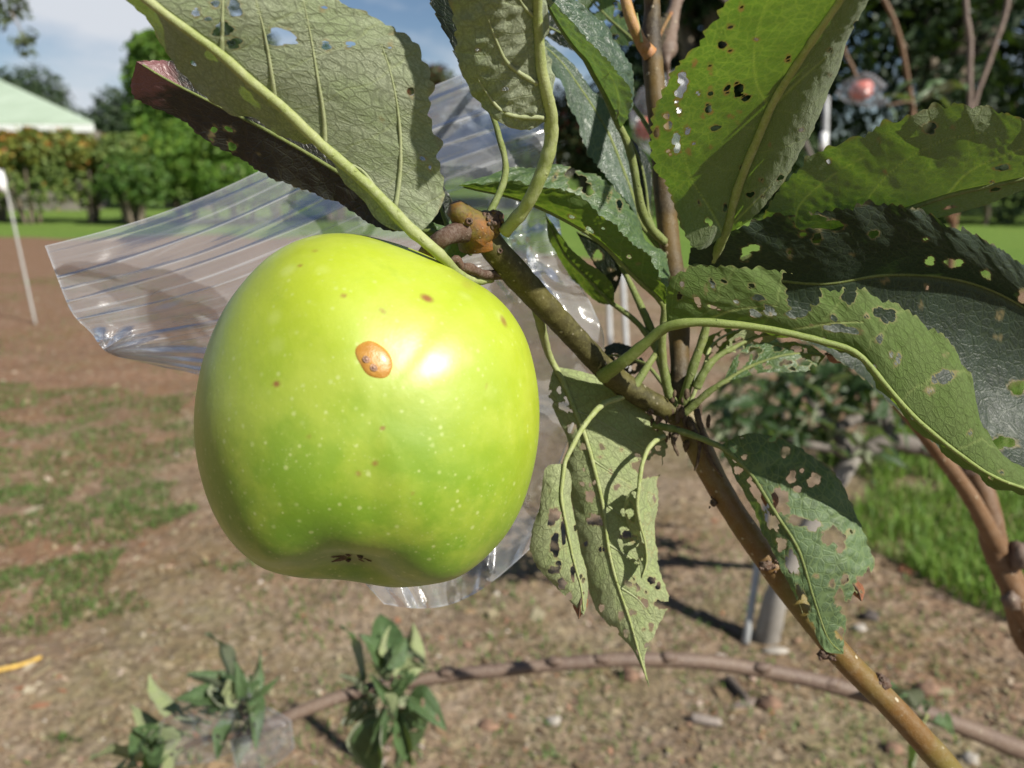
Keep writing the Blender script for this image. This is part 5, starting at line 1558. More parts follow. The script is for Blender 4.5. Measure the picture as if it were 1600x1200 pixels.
MAT['fol_silver'] = foliage_mat('grey_green_foliage', [(0, (.06, .085, .045)), (1, (.13, .165, .09))], .2)
MAT['fol_flower'] = foliage_mat('flowering_foliage', [(0, (.03, .05, .02)), (.8, (.06, .085, .03)), (.84, (.35, .02, .03)), (1, (.45, .04, .05))], .2, (.3, .1, .03))
MAT['tree_bark'] = bark_mat('tree_bark', (.12, .09, .06), (.17, .14, .10), (.24, .21, .17), 9, .1, .5, .9)
MAT['mid_leaf'] = foliage_mat('orchard_leaf', [(0, (.022, .055, .014)), (.6, (.04, .085, .020)), (1, (.09, .15, .03))], .25, (.17, .33, .03), .42)


def leaves_geo(c, nrm, size, seed, asp=.5, bend=.2):
    r = np.random.default_rng(seed)
    n = len(c)
    a = np.cross(nrm, r.normal(0, 1, (n, 3)))
    a /= np.linalg.norm(a, axis=1)[:, None] + 1e-9
    b = np.cross(nrm, a)
    L = size * r.uniform(.6, 1.35, n)[:, None] * .5
    W = L * asp
    p0 = c - a * L
    p2 = c + a * L - nrm * L * bend
    p1 = c + b * W + nrm * W * .3
    p3 = c - b * W + nrm * W * .3
    V = np.stack([p0, p1, p2, p3], 1).reshape(-1, 3)
    k = np.arange(n)[:, None] * 4
    return V, np.vstack([k + np.array([[0, 1, 2]]), k + np.array([[0, 2, 3]])])


def crown(parent, clumps, n, size, mat, seed, name='crown', asp=.5, sort=None):
    r = np.random.default_rng(seed)
    cs = np.array([c[0] for c in clumps], float)
    rs = np.array([c[1] * np.ones(3) if np.isscalar(c[1]) else c[1] for c in clumps], float)
    w = (rs.prod(1)) ** (.72)
    k = r.choice(len(cs), n, p=w / w.sum())
    d = r.normal(0, 1, (n, 3))
    d /= np.linalg.norm(d, axis=1)[:, None]
    rad = r.uniform(.35, 1, n) ** .45
    rad *= .82 + .36 * vnoise(d[:, 0] * 2.3 + k * 7.1, d[:, 1] * 2.3 + d[:, 2] * 2.9, seed)
    pos = cs[k] + d * rs[k] * rad[:, None]
    nm = d * .8 + r.normal(0, .55, (n, 3)) + np.array([0, 0, .45])
    nm /= np.linalg.norm(nm, axis=1)[:, None]
    V, T = leaves_geo(pos, nm, size, seed + 1, asp)
    cl = r.uniform(0, 1, len(cs))
    rn = np.clip(r.uniform(0, 1, n) * .75 + cl[k] * .25, 0, 1)
    if sort is not None:
        rn = np.clip(sort(pos) * .5 + r.uniform(0, 1, n) * .5, 0, 1)
    return add(name, V, [T], mat, parent, kind='stuff', attrs={'rnd': np.repeat(rn, 4)}, smooth=False)


def bg_tree(name, x, y, h, cr_, mat, n, size, label, seed, group='trees beyond the orchard', nc=9, trunk_r=.14, low=.35, cat='tree', flat=.8):
    r = np.random.default_rng(seed)
    t = thing(name, (x, y, 0), label, cat, group)
    cz = h * (low + 1) / 2
    cl = []
    for k in range(nc):
        a, q = r.uniform(0, 6.283), r.uniform(.15, .75)
        z = r.uniform(h * low, h - cr_ * .35)
        taper = 1 - .45 * ((z - h * low) / (h * (1 - low))) ** 1.5
        cl.append(((x + math.cos(a) * q * cr_ * taper, y + math.sin(a) * q * cr_ * taper, z), cr_ * r.uniform(.30, .52) * np.array([1, 1, flat])))
    cl.append(((x, y, cz), cr_ * .6 * np.array([1, 1, flat])))
    limbs = [tube_geo([(x, y, -.1), (x + .05 * h * r.normal() * .3, y, h * .25), (x + r.normal() * .06 * h * .5, y, h * .55), (x, y, h * .8)], [trunk_r * 1.25, trunk_r, trunk_r * .7, trunk_r * .25], 9, 20, .12, seed)]
    for c, rr in cl[:6]:
        limbs.append(tube_geo([(x, y, h * low * .8), ((x + c[0]) / 2, (y + c[1]) / 2, (h * low * .8 + c[2]) / 2 + .1), c], [trunk_r * .55, trunk_r * .4, trunk_r * .15], 7, 10, .12, seed))
    V, fs = join(limbs)
    add('trunk', V, fs, MAT['tree_bark'], t)
    crown(t, cl, n, size, MAT[mat], seed + 5)
    return t


# house with a pale green hipped roof
hs = thing('house', (-19.5, 31, 0), 'low house with a pale green hipped roof and white fascia behind the colourful hedge', 'house')
MAT['roof'] = None
m = NT('pale_green_roof')
o_ = m.obj()
sx = m.n('ShaderNodeSeparateXYZ')
m.l(o_, sx.inputs[0])
rib_ = m.smooth(m.math('ABSOLUTE', m.math('SUBTRACT', m.math('FRACT', m.math('MULTIPLY', sx.outputs[0], 1.3)), .5)), .42, .5)
c_ = m.mix(m.smooth(m.noise(o_, .7, 4), .3, .7), (.36, .45, .33), (.42, .51, .39))
MAT['roof'] = m.done(m.bsdf(c_, .55, m.bump(rib_, .6, .03)))
MAT['white_paint'] = simple('white_paint', (.76, .77, .76), .5, .05, 4)
MAT['wall_paint'] = simple('wall_paint', (.20, .18, .15), .8, .08, 3)
MAT['dark_glass'] = simple('window_glass', (.03, .035, .04), .08, .1, 2)
x0, x1, y0, y1, ze, zr = -27.0, -11.9, 24.0, 38.0, 2.52, 4.55
hr = (y1 - y0) / 2
rt = [np.array(p) for p in [(x0, y0, ze), (x1, y0, ze), (x1 - 8.4, y1, ze), (x0, y1, ze), (x0 + hr * .6, (y0 + y1) / 2, zr), (x1 - 7.0, (y0 + y1) / 2, zr)]]
V = np.array(rt + [p - np.array([0, 0, .06]) for p in rt])
add('roof', V, [np.array([[0, 1, 5, 4], [2, 3, 4, 5], [6, 10, 11, 7], [8, 11, 10, 9], [0, 6, 7, 1], [1, 7, 8, 2], [2, 8, 9, 3], [3, 9, 6, 0]]), np.array([[1, 2, 5], [3, 0, 4], [7, 11, 8], [9, 10, 6]])], MAT['roof'], hs, smooth=False)
V, fs = join([box_geo((x0 + .02, y0 - .03, ze - .26), (x1 - .02, y0 + .03, ze - .062)), box_geo((x0 - .03, y0 + .032, ze - .26), (x0 + .03, y1, ze - .062))])
add('fascia', V, fs, MAT['white_paint'], hs, smooth=False)
V, fs = box_geo((x0 + 1.2, y0 + 1.2, 0), (x1 - 8.9, y1 - 1.0, ze - .09))
V2, fs2 = box_geo((x1 - 8.897, y0 + 1.2, 0), (x1 - 1.4, y0 + 3.4, ze - .09))
V, fs = join([(V, fs), (V2, fs2)])
add('wall', V, fs, MAT['wall_paint'], hs, smooth=False)
for k, wx in enumerate((-24.5, -21.5, -18.0, -15.4)):
    V, fs = box_geo((wx, y0 + 1.14, .9), (wx + 1.3, y0 + 1.197, 2.1))
    w_ = add('window', V, fs, MAT['white_paint'], hs, smooth=False)
    V, fs = box_geo((wx + .08, y0 + 1.10, .98), (wx + 1.22, y0 + 1.137, 2.02))
    add('pane', V, fs, MAT['dark_glass'], w_, smooth=False)

# hedge of croton shrubs, each its own plant
hx = [(-13.2, 18.8, 2.0, 'fol_croton'), (-12.0, 19.2, 1.98, 'fol_croton'), (-10.9, 18.6, 2.1, 'fol_croton'), (-9.8, 19.0, 2.08, 'fol_croton'), (-8.7, 18.7, 2.0, 'fol_croton_green'), (-7.6, 19.2, 2.35, 'fol_bright'), (-6.6, 18.8, 2.2, 'fol_bright'),
      (-5.4, 19.3, 2.1, 'fol_mid'), (-4.2, 19.5, 2.1, 'fol_mid'), (-3.0, 19.8, 2.2, 'fol_dark')]
hx += [(-8.2, 17.9, 1.5, 'fol_mid'), (-5.9, 18.1, 1.35, 'fol_bright')]
hl = ['croton shrub with yellow leaves at the left end of the hedge', 'croton shrub with yellow and orange leaves in front of the house', 'croton shrub with the most red leaves in the hedge', 'croton shrub with orange flecks below the roof corner',
      'mostly green croton shrub in the middle of the hedge', 'bright green shrub beside the croton hedge', 'lime green rounded shrub above the plastic bag', 'dull green shrub behind the bag top', 'dull green shrub hidden behind the dark leaf', 'dark shrub ending the hedge behind the apple', 'low dark shrub in front of the green hedge plants', 'low bright shrub at the hedge foot near the bag edge']
for k, (x, y, h, mt) in enumerate(hx):
    t = thing('croton_shrub' if 'croton' in mt else 'shrub', (x, y, 0), hl[k], 'shrub', 'shrubs of the flowering hedge')
    r = np.random.default_rng(100 + k)
    st_ = []
    for q in range(6):
        a = r.uniform(0, 6.28)
        st_.append(tube_geo([(x + math.cos(a) * .15, y + math.sin(a) * .15, -.05), (x + math.cos(a) * .3, y + math.sin(a) * .25, .6), (x + math.cos(a) * .5, y + math.sin(a) * .4, 1.3)], [.045, .035, .015], 6, 8, .1, q))
    V, fs = join(st_)
    add('stems', V, fs, MAT['tree_bark'], t)
    cl = [((x + r.uniform(-.55, .55), y + r.uniform(-.45, .45), z), r.uniform(.36, .58)) for z in np.linspace(.85, h - .40, 11)]
    up = [c for c in cl if c[0][2] > 1.45]
    lo_ = [c for c in cl if c[0][2] <= 1.75]
    if up: crown(t, up, 1900, .17, MAT[mt], 200 + k)
    crown(t, lo_, 1700, .15, MAT['fol_croton_green' if 'croton' in mt else mt], 300 + k)

# trees beyond
bg_tree('leafy_tree', -11.2, 27.0, 5.9, 1.75, 'fol_bright', 7000, .26, 'bright leafy tree standing right of the house', 41, nc=14)
bg_tree('leafy_tree', -9.6, 26.0, 4.2, 2.0, 'fol_bright', 5000, .24, 'lower bright green tree between the roof and the big leaf', 42, nc=12)
bg_tree('leafy_tree', -9.6, 31.0, 7.4, 2.6, 'fol_dark', 5200, .26, 'tall dark tree behind the bright leafy tree', 43, nc=13)
bg_tree('pine_tree', -33, 48, 6.4, 3.6, 'fol_pine', 5000, .34, 'dark tree spreading behind the house roof', 44, nc=13)
bg_tree('pine_tree', -26.5, 47, 6.9, 3.4, 'fol_pine', 5000, .34, 'dark feathery tree with a pointed top behind the roof', 45, nc=12)
bg_tree('pine_tree', -22.0, 50, 6.6, 3.0, 'fol_pine', 4500, .34, 'low dark tree in the gap beyond the roof corner', 46, nc=12)
bg_tree('leafy_tree', -6.5, 30, 5.4, 2.6, 'fol_mid', 5000, .28, 'green tree hidden behind the top of the bag', 47, nc=12)
bg_tree('flowering_tree', -2.6, 30, 5.2, 2.0, 'fol_flower', 4600, .24, 'small tree with red blossom between the two hanging leaves', 48, nc=12)
bg_tree('flowering_tree', 2.2, 26, 3.9, 2.2, 'fol_flower', 4600, .22, 'low tree with red blossom in the gap beside the leader', 49, nc=12)
bg_tree('leafy_tree', 5.2, 28, 4.2, 2.2, 'fol_dark', 5000, .26, 'dark tree behind the leader shoot', 50, nc=12)
# tall shade trees on the right, their canopies reach over the lawn edge
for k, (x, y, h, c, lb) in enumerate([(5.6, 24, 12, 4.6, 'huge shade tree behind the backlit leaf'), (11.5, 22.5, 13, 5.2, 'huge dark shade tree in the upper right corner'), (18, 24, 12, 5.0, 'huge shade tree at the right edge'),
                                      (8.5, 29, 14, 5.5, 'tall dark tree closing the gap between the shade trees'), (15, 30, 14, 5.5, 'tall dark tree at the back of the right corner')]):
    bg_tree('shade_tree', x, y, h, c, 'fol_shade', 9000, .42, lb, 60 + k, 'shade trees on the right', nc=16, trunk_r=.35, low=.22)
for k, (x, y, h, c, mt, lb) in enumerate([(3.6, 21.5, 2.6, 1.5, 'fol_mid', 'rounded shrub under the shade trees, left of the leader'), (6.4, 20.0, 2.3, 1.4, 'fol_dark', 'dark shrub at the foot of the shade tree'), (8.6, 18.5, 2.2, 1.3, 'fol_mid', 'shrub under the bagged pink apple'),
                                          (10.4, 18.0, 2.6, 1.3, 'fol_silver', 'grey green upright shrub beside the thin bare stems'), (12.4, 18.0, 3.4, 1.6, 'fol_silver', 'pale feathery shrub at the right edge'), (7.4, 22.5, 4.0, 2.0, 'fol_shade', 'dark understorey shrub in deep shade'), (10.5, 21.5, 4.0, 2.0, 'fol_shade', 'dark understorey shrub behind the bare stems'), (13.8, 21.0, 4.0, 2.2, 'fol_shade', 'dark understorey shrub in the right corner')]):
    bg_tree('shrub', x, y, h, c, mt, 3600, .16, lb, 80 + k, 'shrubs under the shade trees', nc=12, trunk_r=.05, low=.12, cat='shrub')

# far-off wood closing the horizon
cl = [((x + rng.uniform(-2, 2), 75 + rng.uniform(-6, 8), rng.uniform(1.2, 3.6)), rng.uniform(2.4, 3.8)) for x in np.linspace(-75, 75, 70)]
far = crown(None, cl, 26000, .9, MAT['fol_dark'], 91, name='far_wood')

# twig of an unseen tree hanging in at the upper left
ot = thing('overhanging_tree', (-9.6, 9.5, 0), 'tree at the left whose leafy twig hangs into the sky corner', 'tree')
bt = np.array([-9.6, 9.5, 0])
e1_ = P(-10, -30, 9.0); e2_ = P(40, 60, 8.6); e0 = P(-160, -120, 9.4)
V, fs = join([tube_geo([bt + [0, 0, -.1], bt + [.1, 0, 2], bt + [.1, 0, 4.2], bt + [.2, .05, 6.0]], [.16, .13, .10, .05], 9, 24, .1, 1), tube_geo([bt + [.1, 0, 3.9], e0 + [0, 0, .2], e1_, (e1_ + e2_) / 2, e2_], [.06, .035, .02, .012, .006], 7, 24, .1, 2)])
add('trunk', V, fs, MAT['tree_bark'], ot)
cl = [(P(10, 8, 8.8), .14), (P(4, 30, 8.8), .11), (P(30, 12, 8.8), .12), (P(44, 55, 8.6), .09), (P(40, 72, 8.6), .09), (P(20, 68, 8.6), .05), (P(52, 85, 8.6), .04), (e0 + [0, 0, .25], .5), (bt + [0, 0, 5.4], 1.2), (bt + [.4, .2, 4.6], 1.0)]
crown(ot, cl, 7000, .12, MAT['fol_silver'], 71)

# ================================================================== orchard row behind
MAT['stake'] = simple('grey_stake', (.40, .41, .41), .55, .12, 30, .1)
MAT['white_pole'] = simple('white_pole', (.36, .36, .34), .5, .12, 30, .1)
MAT['lime_bark'] = bark_mat('lime_washed_bark', (.27, .25, .22), (.20, .18, .155), (.38, .36, .33), 40, .2, .5, .9)


def small_leaf_data(name, mat, seed, L=.075, W=.038, fold=.5, curl=.35):
    """one folded, curved orchard leaf with a short stalk, root at the origin, tip along +X"""
    nu, nv = 12, 7
    u = np.linspace(0, 1, nu)[:, None]
    v = np.linspace(-1, 1, nv)[None]
    w = W * .5 * np.sin(np.clip(u * 1.02, 0, 1) * math.pi) ** .75 * (1 - .25 * u)
    r = np.random.default_rng(seed)
    x = .15 * L + u * L * (1 - .1 * curl) + 0 * v
    y = v * w * math.cos(fold * .8)
    z = np.abs(v) * w * math.sin(fold) - curl * L * u ** 2 * .6 + (vnoise(u * 5 + seed, v * 2 + 5, seed) - .5) * .010
    V = np.stack([x, y, z], -1).reshape(-1, 3)
    i = np.arange(nu - 1)[:, None] * nv
    j = np.arange(nv - 1)[None]
    Q = np.stack([i + j, i + nv + j, i + nv + j + 1, i + j + 1], -1).reshape(-1, 4)
    keep = r.uniform(0, 1, len(Q)) > .045
    Q = Q[keep]
    uvb = np.stack([u + 0 * v, v + 0 * u], -1).reshape(-1, 2)
    uvm = np.stack([u * L * 1000 + seed * 31 + 0 * v, v * w * 1000], -1).reshape(-1, 2)
    tv, tf = tube_geo([(0, 0, .0), (.08 * L, 0, .001), (.15 * L, 0, 0), (.6 * L, 0, -curl * L * .22 * .6 - .001)], [.0011, .001, .0009, .0004], 5, 8)
    V2, fs = join([(V, [Q]), (tv, tf)])
    extra = len(V2) - len(V)
    uvb = np.vstack([uvb, np.tile([[.5, 0]], (extra, 1))])
    uvm = np.vstack([uvm, np.tile([[0, 0]], (extra, 1))])
    return mesh_data(name, V2, fs, [MAT[mat]], uv={'blade': uvb, 'metric': uvm}, attrs={'rim': np.zeros(len(V2))})


LEAFS = [small_leaf_data('leaf', 'leaf', s, L=.075 + .01 * (s % 3), fold=.35 + .2 * (s % 4), curl=.2 + .25 * (s % 3)) for s in range(6)]
LEAFP = [small_leaf_data('leaf', 'leaf_pale', 20 + s, L=.07 + .01 * (s % 3), fold=.5 + .15 * (s % 4), curl=.3 + .2 * (s % 3)) for s in range(4)]


def put_leaf(root, pos, direction, roll, scale, data, name='leaf'):
    o = bpy.data.objects.new(name, data)
    COL.objects.link(o)
    o.parent = root
    d = Vector(direction).normalized()
    q = d.to_track_quat('X', 'Z')
    M_ = q.to_matrix() @ Matrix.Rotation(roll, 3, 'X')
    o.location = tuple(np.array(pos) - OFF[root.name])
    o.rotation_euler = M_.to_euler()
    o.scale = (scale,) * 3
    return o


# leaf rosettes on the low bent branch of the near tree
WID = [small_leaf_data('leaf', 'leaf', 40 + s, L=.078, W=.052 + .004 * (s % 3), fold=.45 + .2 * (s % 4), curl=.25 + .3 * (s % 3)) for s in range(6)]
WIDP = [small_leaf_data('leaf', 'leaf_pale', 60 + s, L=.078, W=.048, fold=.5 + .25 * (s % 4), curl=.3 + .25 * (s % 3)) for s in range(4)]


def toward(px, py, d, qx, qy, dd=0.0):
    a, b = P(px, py, d), P(qx, qy, d + dd)
    return a, b - a


for (a, b, dd, data, sc_l, roll) in [
        ((572, 1080), (548, 975), .02, WID[0], 1.10, 1.3), ((570, 1085), (536, 1050), .0, WID[3], .75, .8), ((600, 1060), (602, 950), .03, WID[1], .95, .4), ((605, 1065), (588, 990), -.02, WID[4], .85, -1.0), ((615, 1070), (632, 985), .03, WIDP[0], 1.0, .9),
        ((625, 1075), (655, 990), .05, WIDP[1], .9, .2), ((630, 1085), (690, 1115), -.03, WID[2], 1.0, .3), ((630, 1090), (668, 1150), .0, WID[5], .9, 1.0), ((600, 1090), (590, 1190), -.02, WIDP[2], 1.15, -.7), ((590, 1095), (560, 1190), .02, WID[0], 1.0, .5),
        ((585, 1095), (545, 1130), .02, WID[3], .8, 1.4), ((620, 1095), (640, 1200), -.01, WIDP[3], 1.15, .4), ((575, 1090), (520, 1120), .03, WID[4], .7, -.5), ((600, 1100), (575, 1230), 0, WID[1], 1.0, 0), ((640, 1070), (668, 1030), .04, WID[5], .55, 0), ((612, 1085), (650, 1215), .03, WIDP[1], .9, 1),
        # second rosette
        ((372, 1095), (340, 985), .02, WID[0], 1.05, 1.5), ((368, 1095), (300, 1045), .0, WID[3], .85, .3), ((365, 1100), (285, 1075), -.02, WID[4], .85, -.2), ((385, 1090), (402, 1045), .02, WID[2], .75, .8), ((370, 1120), (330, 1165), -.03, WID[5], .8, .1),
        ((360, 1105), (290, 1098), .01, WIDP[0], .6, .9), ((330, 1130), (215, 1090), .02, WIDP[1], 1.3, 1.2), ((300, 1150), (205, 1120), .03, WIDP[3], 1.0, .6), ((300, 1160), (240, 1210), .0, WIDP[2], 1.0, .4), ((255, 1185), (150, 1165), .01, WIDP[0], 1.05, .8), ((230, 1200), (130, 1215), .02, WIDP[1], 1.0, .2),
        ((375, 1130), (375, 1180), .02, WID[1], .6, .5), ((400, 1125), (372, 1135), -.02, WIDP[2], .5, 1.0),
        # sprig behind the thick shoot at the lower right
        ((1440, 1120), (1378, 1046), .0, WID[2], .95, .6), ((1448, 1125), (1512, 1142), .0, WID[5], .75, .4), ((1440, 1140), (1420, 1215), .0, WID[0], .9, .9), ((1445, 1120), (1440, 1085), .01, WID[3], .4, .3)]:
    dep = .70 if a[0] < 900 else .74
    p0, dv = toward(a[0], a[1], dep, b[0], b[1], dd)
    L_ = np.linalg.norm(dv)
    if data in WIDP and int(b[0]) % 2: roll += 2.7
    put_leaf(tree, p0, dv, roll, L_ / .086, data)
CURL = [small_leaf_data('leaf', 'leaf' if s % 2 else 'leaf_pale', 80 + s, L=.07, W=.046, fold=.75 + .12 * (s % 3), curl=.5 + .25 * (s % 3)) for s in range(6)]
r = np.random.default_rng(15)
for cx, cy, n, up_ in [(605, 1075, 13, -110), (370, 1100, 9, -80), (255, 1165, 8, -60)]:
    for k in range(n):
        a = r.uniform(0, 6.28)
        p0 = P(cx + r.normal(0, 16), cy + r.normal(0, 14), .70 + r.normal(0, .02))
        p1 = P(cx + 75 * math.cos(a), cy + up_ * .5 + 75 * math.sin(a), .70 + r.normal(0, .05))
        put_leaf(tree, p0, p1 - p0, r.uniform(-2.6, 2.6), r.uniform(.34, .64), CURL[k % 6])
stem(tree, 'twig', [(1450, 1118, 775), (1446, 1122, 745), (1440, 1135, 735), (1448, 1115, 730)], [1.5, 1.2, 1.2, .8], 'stalk', n=20)
stem(tree, 'twig', [(397, 1141, 690), (385, 1120, 694), (374, 1100, 698)], [3.6, 3.0, 2.6], 'twig', n=20, bump=.2)
stem(tree, 'twig', [(400, 1140, 690), (360, 1150, 694), (310, 1158, 700), (250, 1190, 705), (210, 1230, 708)], [3.2, 2.8, 2.5, 2.2, 1.8], 'twig', n=30, bump=.2)
stem(tree, 'twig', [(590, 1076, 706), (600, 1082, 702), (606, 1075, 700)], [3.4, 3.4, 2.8], 'twig', n=20, bump=.3)


# small fruit on that branch, inside a bag
def small_apple(name, c, r, mat, label, tilt=(0, 0, 1), calyx=True):
    t = thing(name, np.array(c) - [0, 0, r], label, 'apple')
    nu, nv = 32, 20
    a = np.linspace(0, math.pi, nv)
    prof_r = np.sin(a) * (1 + .06 * np.cos(a))
    prof_z = np.cos(a) * .92 - .20 * np.exp(-(a / .35) ** 2) + .14 * np.exp(-((math.pi - a) / .30) ** 2)
    q = np.arange(nu) / nu * 6.28318
    V = np.stack([prof_r[:, None] * np.cos(q), prof_r[:, None] * np.sin(q), prof_z[:, None] + 0 * q], -1).reshape(-1, 3) * r
    i = np.arange(nv - 1)[:, None] * nu
    j = np.arange(nu)[None]
    Q = np.stack([i + j, i + nu + j, i + nu + (j + 1) % nu, i + (j + 1) % nu], -1).reshape(-1, 4)
    R_ = np.array(Vector(tilt).to_track_quat('Z', 'Y').to_matrix())
    add('apple_skin', V @ R_.T + np.array(c), [Q], MAT[mat], t)
    k = [tube_geo((np.array([[0, 0, .7], [.02, 0, 1.0], [.08, 0, 1.35]]) * r) @ R_.T + np.array(c), [.05 * r, .04 * r, .05 * r], 7, 8)]
    V, fs = join(k)
    add('stalk', V, fs, MAT['twig'], t)
    return t


def loose_bag(name, pts, depth, seed, label, amp=.003, thick=.02):
    """a small clear bag: two films along an outline"""
    p = np.array(pts, float)
    c2 = p.mean(0)
    nn, nr = 72, 16
    pp = np.vstack([p, p[:1]])
    t_ = np.linspace(0, len(p), nn, endpoint=False)
    o2 = np.stack([np.interp(t_, np.arange(len(pp)), pp[:, k]) for k in (0, 1)], -1)
    b = thing(name, P(c2[0], c2[1], depth), label, 'bag')
    for off, sd in ((-1, seed), (1, seed + 3)):
        rr_ = np.linspace(0, 1, nr)[:, None]
        X = c2[0] + (o2[None, :, 0] - c2[0]) * rr_
        Y = c2[1] + (o2[None, :, 1] - c2[1]) * rr_
        dd = depth + off * thick * np.sqrt(np.clip(1 - rr_ ** 2, 0, 1)) + (vnoise(X / 30, Y / 30, sd) - .5) * amp * 2 + (vnoise(X / 75, Y / 75, sd) - .5) * amp * 2
        V = P(X, Y, dd).reshape(-1, 3)
        i = np.arange(nr - 1)[:, None] * nn
        j = np.arange(nn)[None]
        Q = np.stack([i + j, i + nn + j, i + nn + (j + 1) % nn, i + (j + 1) % nn], -1).reshape(-1, 4)
        uvg = np.stack([np.repeat(rr_ * .3, nn, 1), np.repeat(np.linspace(.5, .9, nn)[None], nr, 0)], -1).reshape(-1, 2)
        add('film', V, [Q], MAT['plastic_hazy'], b, uv={'bag': uvg}, attrs={'crease_haze': (np.clip((rr_ - .93) / .07, 0, 1) * .6 * np.ones((nr, nn))).ravel() + .08})
    return b


MAT['young_apple'] = simple('young_apple_skin', (.36, .42, .12), .4, .2, 120)
MAT['pink_apple'] = simple('pink_apple_skin', (.50, .13, .09), .38, .35, 40)
for (a, b, sc_l, roll) in [((372, 1100), (378, 1052), .6, 2.6), ((375, 1100), (352, 1066), .55, 2.2), ((378, 1102), (404, 1082), .55, 3.0), ((372, 1104), (346, 1090), .5, 2.8), ((378, 1106), (398, 1112), .5, 2.4)]:
    p0, dv = toward(a[0], a[1], .685, b[0], b[1], -.01)
    put_leaf(tree, p0, dv, roll, np.linalg.norm(dv) / .076, WIDP[int(b[0]) % 4])
loose_bag('plastic_bag', [(300, 1075), (350, 1060), (392, 1075), (395, 1110), (392, 1160), (330, 1190), (240, 1200), (250, 1130)], .71, 61, 'crumpled clear bag round the lower left leaf rosette')
loose_bag('plastic_bag', [(385, 1120), (420, 1105), (455, 1125), (460, 1170), (425, 1200), (370, 1205), (360, 1160)], .69, 62, 'small clear bag hanging from the end of the low branch')

# ---- the staked young tree just behind
b0 = G(1197, 985)
mt = thing('apple_tree', b0, 'small staked apple tree with a pale trunk and dark leaves behind the eaten leaf', 'tree', 'young orchard trees')


def wp(px, py, d):
    return P(px, py, d)


tk = [b0 + [0, 0, -.06], wp(1212, 935, 1.98), wp(1240, 870, 1.95), wp(1290, 780, 1.93), wp(1335, 712, 1.92)]
tube('trunk', tk, [.032, .027, .024, .022, .022], MAT['lime_bark'], mt, seg=14, n=40, bump=.12, seed=51)
for pts, rad in [([(1335, 712, 1.92), (1390, 690, 1.93), (1450, 702, 1.95), (1510, 716, 1.96), (1570, 722, 1.97), (1640, 718, 2.0)], [.020, .020, .019, .016, .014, .010]),
                 ([(1335, 712, 1.92), (1300, 672, 1.94), (1275, 640, 1.96), (1255, 600, 1.98), (1240, 560, 2.0)], [.016, .014, .013, .010, .007]),
                 ([(1300, 672, 1.94), (1340, 655, 1.98), (1390, 660, 2.02), (1440, 650, 2.05)], [.013, .013, .012, .008]),
                 ([(1335, 712, 1.92), (1290, 700, 1.9), (1230, 690, 1.88), (1160, 680, 1.86), (1110, 690, 1.84)], [.014, .011, .009, .007, .004]),
                 ([(1390, 690, 1.93), (1380, 620, 1.95), (1365, 560, 1.97), (1350, 500, 2.0)], [.013, .011, .009, .006])]:
    q = np.array(pts)
    tube('branch', wp(q[:, 0], q[:, 1], q[:, 2]), rad, MAT['grey_branch'], mt, seg=10, n=40, bump=.18, seed=int(pts[1][0]))
LEAFM = []
for k in range(5):
    d_ = LEAFS[k].copy()
    d_.materials[0] = MAT['leaf_deep']
    LEAFM.append(d_)
r = np.random.default_rng(77)
cnt = 0
for (cx, cy, rx, ry, n, d0) in [(1160, 665, 60, 45, 34, 1.87), (1240, 610, 75, 60, 50, 1.95), (1330, 600, 70, 55, 46, 1.97), (1400, 610, 60, 50, 28, 1.97), (1300, 690, 90, 35, 40, 1.92), (1150, 610, 60, 40, 18, 1.95), (1370, 540, 60, 40, 14, 2.0), (1240, 545, 60, 30, 12, 2.0)]:
    for k in range(int(n * 1.25)):
        a, q = r.uniform(0, 6.28), math.sqrt(r.uniform(0, 1))
        px, py = cx + rx * q * math.cos(a), cy + ry * q * math.sin(a)
        pos = wp(px, py, d0 + r.normal(0, .07))
        dv = np.array([r.normal(0, 1), r.normal(0, .9), r.normal(-.25, .5)])
        put_leaf(mt, pos, dv, r.uniform(-.8, .8), r.uniform(.65, 1.15), LEAFM[cnt % 5])
        cnt += 1


def pole(name, base, top, rad, mat, label, group='stakes of the orchard', cat='stake', ties=()):
    base, top = np.array(base, float), np.array(top, float)
    t = thing(name, base, label, cat, group)
    V, fs = tube_geo([base - (top - base) * .03, base + (top - base) * .5, top], [rad, rad, rad], 12, 12, .02, 3)
    add('shaft', V, fs, MAT[mat], t)
    cap, cf = tube_geo([top, top + (top - base) / np.linalg.norm(top - base) * rad * 1.2], [rad * 1.15, rad * 1.05], 12)
    add('cap', cap, cf, MAT[mat], t)
    return t


s0 = G(1167, 992)
pole('stake', s0, P(1228, 600, 2.05), .0095, 'stake', 'slim grey stake beside the small staked apple tree')
s1 = G(985, 655)
pole('stake', s1, P(972, 420, 3.75), .012, 'stake', 'thin pale stake in the gap left of the leader shoot')
s2 = G(958, 660)
pole('stake', s2, P(950, 440, 3.7), .011, 'stake', 'second thin pale stake close beside the first, nearer the bag')
# white marker pole at the left with a white tag
w0 = G(56, 508)
pole('marker_pole', w0, P(4, 268, 6.0), .0085, 'white_pole', 'white pole with a white wrap on top at the left edge', cat='pole')
V, fs = blob_geo(P(0, 284, 5.98), .055, .75, .6, 1.35, 5, .35, 18, 12)
tg = add('paper_bag', V, fs, MAT['white_paint'])
tag(tg, 'white paper wrap crumpled over the top of the marker pole', 'bag')
tube('branch', wp(np.array([1350, 1290, 1180, 1100, 1050, 1035, 1030]), np.array([500, 300, 60, -20, 10, 70, 130]), np.array([2.0, 2.05, 2.05, 2.0, 1.95, 1.92, 1.9])), [.007, .006, .005, .0045, .004, .0035, .003], MAT['grey_branch'], mt, seg=8, n=50, bump=.15, seed=58)
small_apple('bagged_apple', P(1012, 200, 1.9), .030, 'pink_apple', 'pale pink apple in a whitish bag behind the leader shoot', (-.1, 0, 1))
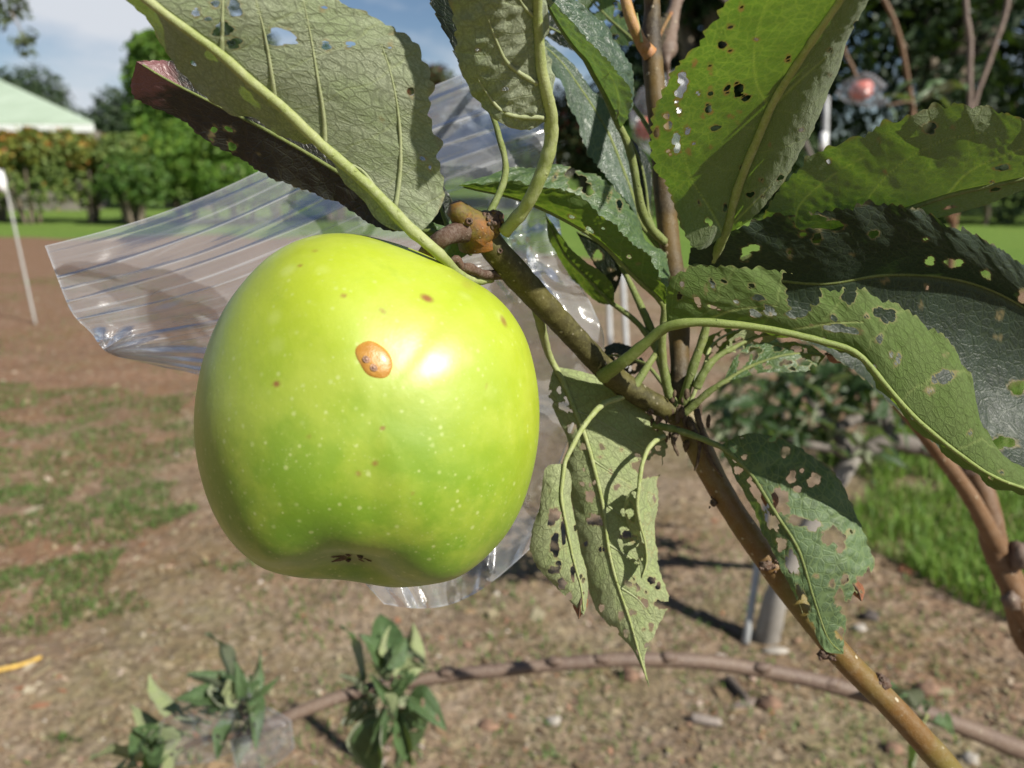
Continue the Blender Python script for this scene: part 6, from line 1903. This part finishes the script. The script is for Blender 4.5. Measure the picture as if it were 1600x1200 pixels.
loose_bag('plastic_bag', [(985, 175), (1000, 140), (1030, 118), (1062, 108), (1090, 130), (1098, 180), (1085, 230), (1050, 252), (1015, 240), (990, 218)], 1.9, 64, 'whitish clear bag glimpsed through the holes of the backlit leaf', .02, .04)
p0 = G(1283, 470)
pole('post', p0, P(1291, 158, p0[1] / math.cos(PITCH) * .94), .027, 'stake', 'grey post with a pale band under the bagged pink apple', cat='post')
V, fs = tube_geo([P(1288, 208, p0[1] * .965), P(1286, 232, p0[1] * .965)], [.032, .032], 12)
bd_ = add('post_band', V, fs, MAT['white_paint'])
tag(bd_, 'white tape wound round the grey post', 'tape')

# ---- tree with two bare stems and the bagged pink apple
b1_ = G(1478, 720)
st2 = thing('apple_tree', b1_, 'young apple tree with two bare upright stems at the upper right', 'tree', 'young orchard trees')
D2 = 2.75
tube('trunk', [b1_ + [0, 0, -.05], P(1478, 600, 2.9), P(1483, 450, 2.85), P(1490, 350, 2.8), P(1508, 250, D2)], [.020, .015, .013, .012, .011], MAT['brown_branch'], st2, seg=12, n=40, bump=.1, seed=52)
tube('branch', [P(1508, 250, D2), P(1515, 162, D2), P(1515, 110, D2), P(1516, 66, D2), P(1510, 20, D2), P(1508, -60, D2)], [.011, .0095, .0095, .010, .009, .006], MAT['twig'], st2, seg=10, n=50, bump=.15, seed=53)
tube('branch', [P(1508, 250, D2), P(1523, 162, D2), P(1543, 105, D2), P(1556, 66, D2), P(1570, 25, D2), P(1580, -30, D2)], [.010, .0085, .008, .0085, .0085, .006], MAT['twig'], st2, seg=10, n=50, bump=.15, seed=54)
tube('branch', [P(1490, 350, 2.8), P(1440, 240, 2.7), P(1400, 40, 2.6), P(1330, -60, 2.55), P(1300, 20, 2.5), P(1318, 75, 2.5), P(1332, 105, 2.5), P(1339, 122, 2.5)], [.010, .009, .008, .006, .0055, .005, .005, .005], MAT['brown_branch'], st2, seg=9, n=60, bump=.1, seed=55)
r = np.random.default_rng(78)
for (a, b, s) in [((1385, 165), (1410, 130), 1.2), ((1385, 165), (1402, 178), 1.0), ((1425, 160), (1480, 138), 1.5), ((1430, 165), (1395, 140), 1.0), ((1440, 170), (1440, 210), 1.0), ((1400, 185), (1375, 190), .9), ((1460, 150), (1490, 165), .9), ((1415, 175), (1430, 130), .9)]:
    dv = P(b[0], b[1], 2.65 + r.normal(0, .04)) - P(a[0], a[1], 2.65)
    put_leaf(st2, P(a[0], a[1], 2.65), dv, r.uniform(-.4, .4), np.linalg.norm(dv) / .08 * s, LEAFS[int(a[0]) % 6])
tube('twig', [P(1430, 230, 2.7), P(1425, 190, 2.66), P(1425, 160, 2.65), P(1385, 165, 2.65)], [.006, .005, .004, .003], MAT['brown_branch'], st2, seg=8, n=24)
small_apple('pink_apple', P(1346, 141, 2.5), .036, 'pink_apple', 'pink apple inside a clear bag, hanging before the dark trees', (-.25, 0, 1))
loose_bag('plastic_bag', [(1306, 146), (1318, 128), (1334, 121), (1350, 112), (1368, 118), (1386, 134), (1374, 146), (1390, 160), (1366, 170), (1342, 164), (1322, 160)], 2.5, 63, 'clear bag wrapped round the pink apple', .008, .05)
